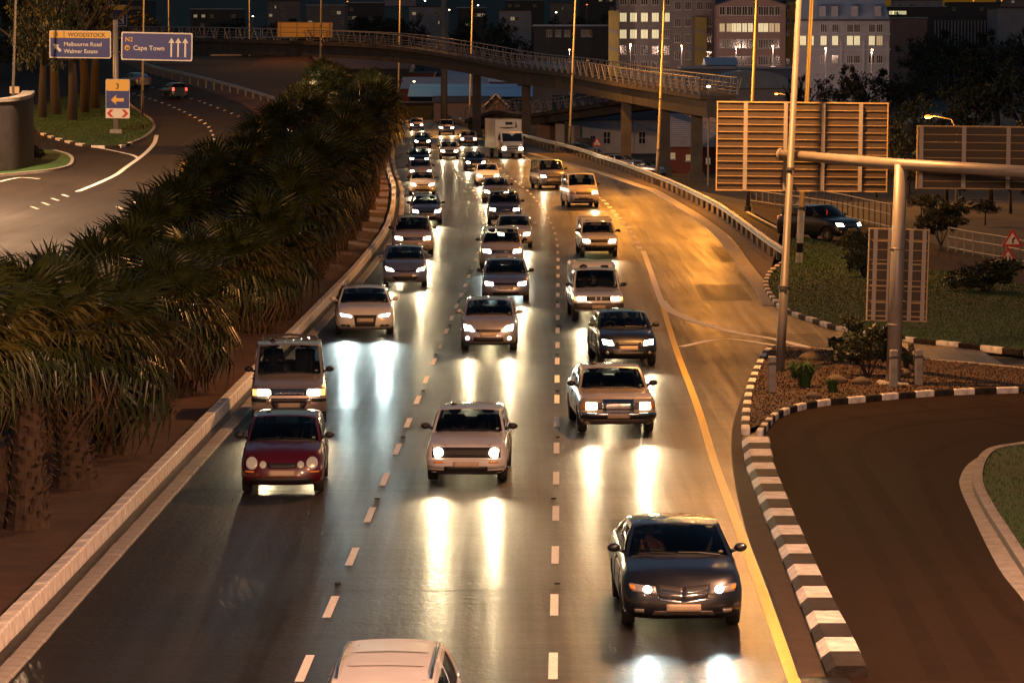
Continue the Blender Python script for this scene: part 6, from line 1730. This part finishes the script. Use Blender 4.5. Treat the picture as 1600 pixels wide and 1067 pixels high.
def palm(x, y, h, size, label, parts, seed, group='fan palms in the planted median'):
    r = random.Random(seed)
    t = thing('palm_tree', label, 'palm tree', (x, y, G(x, y) + .12), r.uniform(0, 6.28), group)
    t.rotation_euler = (r.uniform(-.07, .07), r.uniform(-.07, .07), r.uniform(0, 6.28))
    th = h - 1.15 * size
    link('trunk', TRUNKS[seed % 2], t, (0, 0, 0), None, (1, 1, th / 3.0))
    link('dry_skirt', SKIRTS[seed % 2], t, (0, 0, th - .1), (0, 0, r.uniform(0, 6)), (size * 1.1, size * 1.1, size * interp([(60, .75), (90, .95), (130, 1.5), (200, 2.1)], y)))
    if parts:
        for az, el, k, s in frond_specs(r, 40):
            o = link('frond', FM[k], t, (0, 0, th + .05)); o.rotation_euler = (Matrix.Rotation(az, 3, 'Z') @ Matrix.Rotation(-el, 3, 'Y')).to_euler(); s *= size * 1.04; o.scale = (s, s, s)
    else:
        link('crown', CROWNS[seed % 3], t, (0, 0, th + .05), None, (size * 1.22,) * 3)
    return t
ORD = 'first second third fourth fifth sixth seventh eighth ninth tenth eleventh twelfth thirteenth'.split()
LBL = {0: 'nearest fan palm, only its hanging fronds showing at the frame edge', 1: 'stout fan palm with scaly trunk foot fully in view, nearest the camera', 2: 'fan palm with flared trunk, second of the trunks fully in view'}
pr_ = random.Random(21); y = 50.8; i = 0
while y < 345:
    x = kerb_x(y) - 1.45 + pr_.uniform(-.15, .15)
    h = interp([(57, 4.9), (68, 4.6), (78, 3.7), (95, 3.3), (115, 3.5), (135, 4.6), (180, 5.9), (345, 6.3)], y) + pr_.uniform(-.45, .35)
    palm(x, y, h, pr_.uniform(.84, 1.12), LBL.get(i, '%s fan palm from the near end of the kerb side row' % ORD[i] if i < len(ORD) else 'far fan palm in the dense end of the palm row'), y < 112, i + 1, 'fan palms in the planted median' if i < len(ORD) else 'fan palms at the far end of the median')
    y += pr_.uniform(5.2, 8.0) * (1 if y < 150 else 1.25); i += 1
y = 53.0; i0 = i
while y < 345:
    x = kerb_x(y) - interp([(60, 4.6), (100, 4.8), (160, 5.6), (240, 6.0), (345, 5)], y) + pr_.uniform(-.5, .5)
    h = interp([(57, 3.2), (90, 2.6), (125, 3.2), (180, 5.4), (345, 6.0)], y) + pr_.uniform(-.4, .3)
    palm(x, y, h, pr_.uniform(.8, 1.08), ('%s fan palm from the near end of the second row' % ORD[i - i0] if i - i0 < 9 else 'fan palm in the far part of the second row'), y < 82, i + 1, 'front fan palms of the second row' if i - i0 < 9 else 'fan palms of the second row')
    y += pr_.uniform(8, 10.5); i += 1
# a palm frond hanging in from the right edge
palm(12.6, 76, 2.7, .9, 'dark palm at the right frame edge, its fronds hanging over the small lawn', True, 3, 'palm at the right edge')

# ================================================================== TREES AND SHRUBS
def leaf_cloud(seed, n, leaf, lobes=7, flat=.8):
    """an uneven crown of many small leaves gathered in clumps, unit size"""
    r = random.Random(seed); q = MB()
    C_ = [(Vector((r.uniform(-.62, .62), r.uniform(-.62, .62), r.uniform(-.45, .5) * flat)), r.uniform(.28, .5)) for _ in range(lobes)] + [(Vector((0, 0, 0)), .55)]
    sub = [(c + Vector((r.gauss(0, 1), r.gauss(0, 1), r.gauss(0, 1))).normalized() * k * r.uniform(.6, 1.05), k * r.uniform(.22, .4)) for c, k in C_ for _ in range(9)]
    for _ in range(n):
        c, k = r.choice(sub)
        p = c + Vector((r.gauss(0, .5), r.gauss(0, .5), r.gauss(0, .4))) * k
        a = Vector((r.gauss(0, 1), r.gauss(0, 1), r.gauss(0, .7))).normalized(); b = a.orthogonal().normalized(); b.rotate(Matrix.Rotation(r.uniform(0, 6.28), 3, a)); e = a.cross(b)
        s = leaf * r.uniform(.6, 1.3)
        q.add([p - b * s, p + e * s * .5 + a * s * .15, p + b * s, p - e * s * .5 + a * s * .15], [(0, 1, 2, 3)])
    return q
CL = [leaf_cloud(s, 3600, .045).mesh('crown', M_LEAF) for s in (31, 32, 33, 34)]
SH = [leaf_cloud(s, 5200, .075, 9, .9).mesh('foliage', M_LEAF2) for s in (41, 42)]
def tree_limbs(seed):
    r = random.Random(seed); q = MB(); q.path([(0, 0, -.08), (.01, 0, .2), (0, .02, .5)], [.035, .028, .02], 8)
    for k in range(6):
        a = k * 1.05 + r.uniform(-.3, .3); e = Vector((math.cos(a) * .3, math.sin(a) * .3, .5 + r.uniform(.1, .35)))
        q.path([(0, .01, .34 + .03 * k), Vector((0, 0, .44)) * .5 + e * .45, e], [.016, .011, .004], 6)
    return q.mesh('trunk', M_BARK, True)
LIMB = [tree_limbs(1), tree_limbs(2)]
def tree(x, y, h, w, label, seed, group='dark trees', z=None):
    t = thing('tree', label, 'tree', (x, y, G(x, y) if z is None else z), seed * 1.3, group)
    link('trunk', LIMB[seed % 2], t, None, None, (h, h, h))
    link('crown', CL[seed % 4], t, (0, 0, h * .62), None, (w / 2, w / 2, h * .46))
    return t
def tree_px(u, vtop, d, wpx, label, seed, group, base_v=None):
    p = at(u, vtop, d); gz = G(p.x, p.y); return tree(p.x, p.y, p.z - gz, wpx * d / F, label, seed, group)
TR = [(1352, 92, 430, 70), (1290, 118, 400, 60), (1250, 112, 410, 45), (1382, 150, 300, 60), (1430, 100, 470, 90), (1490, 75, 520, 110), (1560, 62, 420, 130), (1600, 90, 330, 110), (1520, 110, 330, 100), (1450, 140, 290, 90), (1400, 185, 250, 70), (1480, 210, 230, 90), (1550, 200, 225, 100), (1610, 190, 215, 90), (1420, 240, 225, 80), (1500, 260, 205, 80), (1580, 250, 200, 90), (1370, 235, 260, 60), (1320, 170, 330, 70), (1265, 195, 330, 60), (1330, 270, 245, 50), (1440, 300, 195, 60), (1540, 310, 185, 70)]
TRL = ['tall tree in front of the mansard roofed block right edge', 'broad tree before the lit mansard block', 'tree between the two near lamp poles, before the mansard block', 'tree just above the top right corner of the large sign back', 'tall wide tree behind the glowing orange lamp', 'tree before the finned far block', 'largest tree crown on the far right skyline', 'tree at the right edge of the picture above the second sign back', 'tree above the middle of the second sign back', 'low tree directly behind the glowing orange lamp head', 'tree in the gap between the two sign backs', 'tree behind the left end of the second sign back', 'tree behind the middle of the second sign back', 'tree behind the right end of the second sign back', 'tree beside the gantry post, between the sign backs', 'tree below the second sign back, behind the railing', 'tree behind the triangle signs', 'small tree showing right of the large sign back', 'tree hidden behind the top of the large sign back', 'tree hidden behind the left part of the large sign back', 'small tree under the large sign back by the service road', 'small tree at the start of the post and rail fence', 'low tree behind the post and rail fence near the triangle signs']
for i, (u, v, d, w_) in enumerate(TR):
    tree_px(u, v, d, w_ * 1.25, 'dark leafy ' + TRL[i], i, 'trees behind the sign backs')
TL = [(20, -30, 420, 110), (80, -40, 440, 120), (130, -20, 470, 110), (50, 30, 400, 100), (110, 40, 430, 90), (160, 60, 470, 80), (0, 60, 380, 90), (210, 20, 560, 70), (140, 95, 450, 50), (240, 30, 640, 60)]
TLL = ['at the left frame edge above the retaining wall', 'behind the left half of the WOODSTOCK sign', 'behind the far dim blue sign', 'just right of the lamp pole above the retaining wall', 'below the WOODSTOCK sign behind the bare trunks', 'between the WOODSTOCK sign and the sign post', 'low at the left frame edge behind the retaining wall', 'behind the top of the Cape Town sign', 'left of the yellow exit sign', 'beyond the left end of the footbridge']
for i, (u, v, d, w_) in enumerate(TL):
    tree_px(u, v, d, w_ * 1.2, 'tall dark tree ' + TLL[i], i + 2, 'trees behind the direction signs')
TM = [(330, 92, 500, 60), (370, 88, 520, 60), (410, 90, 500, 60), (445, 95, 490, 55), (480, 100, 520, 60), (520, 105, 560, 60), (560, 112, 560, 60), (300, 98, 560, 60), (600, 118, 560, 60)]
for i, (u, v, d, w_) in enumerate(TM):
    tree_px(u, v, d, w_ * 1.2, ['%s dark tree under the footbridge, counted from the left' % o_ for o_ in 'second third fourth fifth sixth seventh eighth first ninth'.split()][i], i + 1, 'trees under the footbridge')
r = random.Random(77)
HT = [(r.uniform(200, 960), r.uniform(20, 70)) for _ in range(46)] + [(r.uniform(1380, 1640), r.uniform(20, 90)) for _ in range(22)]
for i, (u, v) in enumerate(HT):
    d = r.uniform(760, 1150); tree_px(u, v, d, r.uniform(50, 90), 'dark round tree on the slope before the far city blocks', i, 'trees on the dark slope')
# trunks in the grass triangle
for i, (u, v, hh) in enumerate(((112, 190, 14), (132, 178, 15), (88, 182, 15), (150, 172, 14), (66, 186, 13))):
    p = gp(u, v); tree(p.x, p.y, hh, 5.5, ['tree with bare trunk nearest the camera on the left lawn', 'tallest bare trunked tree on the left lawn, below the WOODSTOCK sign', 'bare trunked tree in the middle of the left lawn group', 'tree with bare trunk closest to the yellow exit sign', 'bare trunked tree closest to the curved retaining wall'][i], i, 'trees on the left lawn')
# shrubs
def shrub(u, v, w_, h_, label, seed, off=.1):
    p = gp(u, v, off); t = thing('shrub', label, 'shrub', p, seed * 2.1, 'shrubs on the lawns')
    q = MB(); rr = random.Random(seed)
    for k in range(7): a = k * .9; q.path([(0, 0, -.1), (math.cos(a) * w_ * .2, math.sin(a) * w_ * .2, h_ * .45), (math.cos(a) * w_ * .36, math.sin(a) * w_ * .36, h_ * .8)], [.03, .02, .008], 5)
    q.build('stem', M_BARK, t)
    link('foliage', SH[seed % 2], t, (0, 0, h_ * .52), None, (w_ / 2, w_ / 2, h_ * .56))
shrub(1356, 590, 1.95, 1.75, 'large dark round bush in front of the small upright sign back', 1)
shrub(1315, 560, .8, .7, 'small bush tuft at the left foot of the large dark bush', 2)
shrub(1416, 580, .5, .8, 'small broad leaved plant at the right foot of the gantry post', 3)
shrub(1349, 432, 1.6, 1.9, 'dark bush left of the small upright sign back on the lawn', 4)
shrub(1332, 398, 1.4, 1.2, 'dark bush behind the lawn beside the service road car', 5)
shrub(1540, 455, 3.2, 1.4, 'wide low dark bush in front of the triangle signs', 6)
shrub(1470, 382, 2.6, 2.4, 'dark bush at the near end of the post and rail fence', 1)
shrub(47, 250, 2.2, 1.5, 'dark small shrub at the foot of the retaining wall', 2)
# spiky grass clumps
def clump(u, v, label, n, L, seed):
    p = gp(u, v, .12); t = thing('grass_clump', label, 'plant', p, 0, 'grass clumps in the planted island'); q = MB(); r_ = random.Random(seed)
    for _ in range(n):
        a = r_.uniform(0, 6.28); o = Vector((math.cos(a), math.sin(a), 0)); l = L * r_.uniform(.6, 1.15); s = Vector((-o.y, o.x, 0)) * .014; sp = r_.uniform(.25, .8)
        c = [o * r_.uniform(0, .14), o * l * sp * .5 + Vector((0, 0, l * .62)), o * l * sp + Vector((0, 0, l * r_.uniform(.35, .85)))]
        q.add([c[0] - s, c[0] + s, c[1] - s, c[1] + s, c[2]], [(0, 1, 3, 2), (2, 3, 4)])
    q.build('blades', M_BLADE, t)
clump(1258, 604, 'spiky dark grass clump in the middle of the planted island', 260, .85, 3)
clump(1243, 590, 'smaller spiky grass clump beside the tall lamp pole', 120, .6, 4)
clump(1300, 612, 'low sparse grass clump under the large bush', 110, .45, 5)
# grass on the lawns and litter on the mulch: uncountable, one object each
def scatter_blades(name, outline, n, hgt, m, seed, off, wd=.018):
    r_ = random.Random(seed); xs = [p.x for p in outline]; ys_ = [p.y for p in outline]; q = MB()
    def inside(x, y):
        c = False; j = len(outline) - 1
        for k in range(len(outline)):
            a, b = outline[k], outline[j]
            if (a.y > y) != (b.y > y) and x < (b.x - a.x) * (y - a.y) / (b.y - a.y) + a.x: c = not c
            j = k
        return c
    k = 0; tries = 0
    while k < n and tries < n * 8:
        tries += 1
        y = r_.uniform(min(ys_), max(ys_)); x = r_.uniform(min(xs), max(xs))
        if not inside(x, y): continue
        a = r_.uniform(0, 6.28); h_ = hgt * r_.uniform(.5, 1.3); dx, dy = math.cos(a) * wd, math.sin(a) * wd; z = G(x, y) + off
        q.add([(x - dx, y - dy, z), (x + dx, y + dy, z), (x + r_.uniform(-.5, .5) * h_, y + r_.uniform(-.5, .5) * h_, z + h_)], [(0, 1, 2)]); k += 1
    return tag(q.build(name, m), kind='stuff')
scatter_blades('grass', lawn_out, 42000, .055, M_BLADE, 5, .09, .02)
scatter_blades('grass', [gp(u, v) for u, v in TRI], 14000, .09, M_BLADE, 8, .12, .05)
scatter_blades('grass', [gp(u, v) for u, v in RK_IN] + [Vector((15, 60, 0)), Vector((15, 88, 0))], 14000, .06, M_BLADE, 6, .12, .012)
scatter_blades('leaf_litter', soil_out, 9000, .05, M_MULCH, 7, .11, .03)
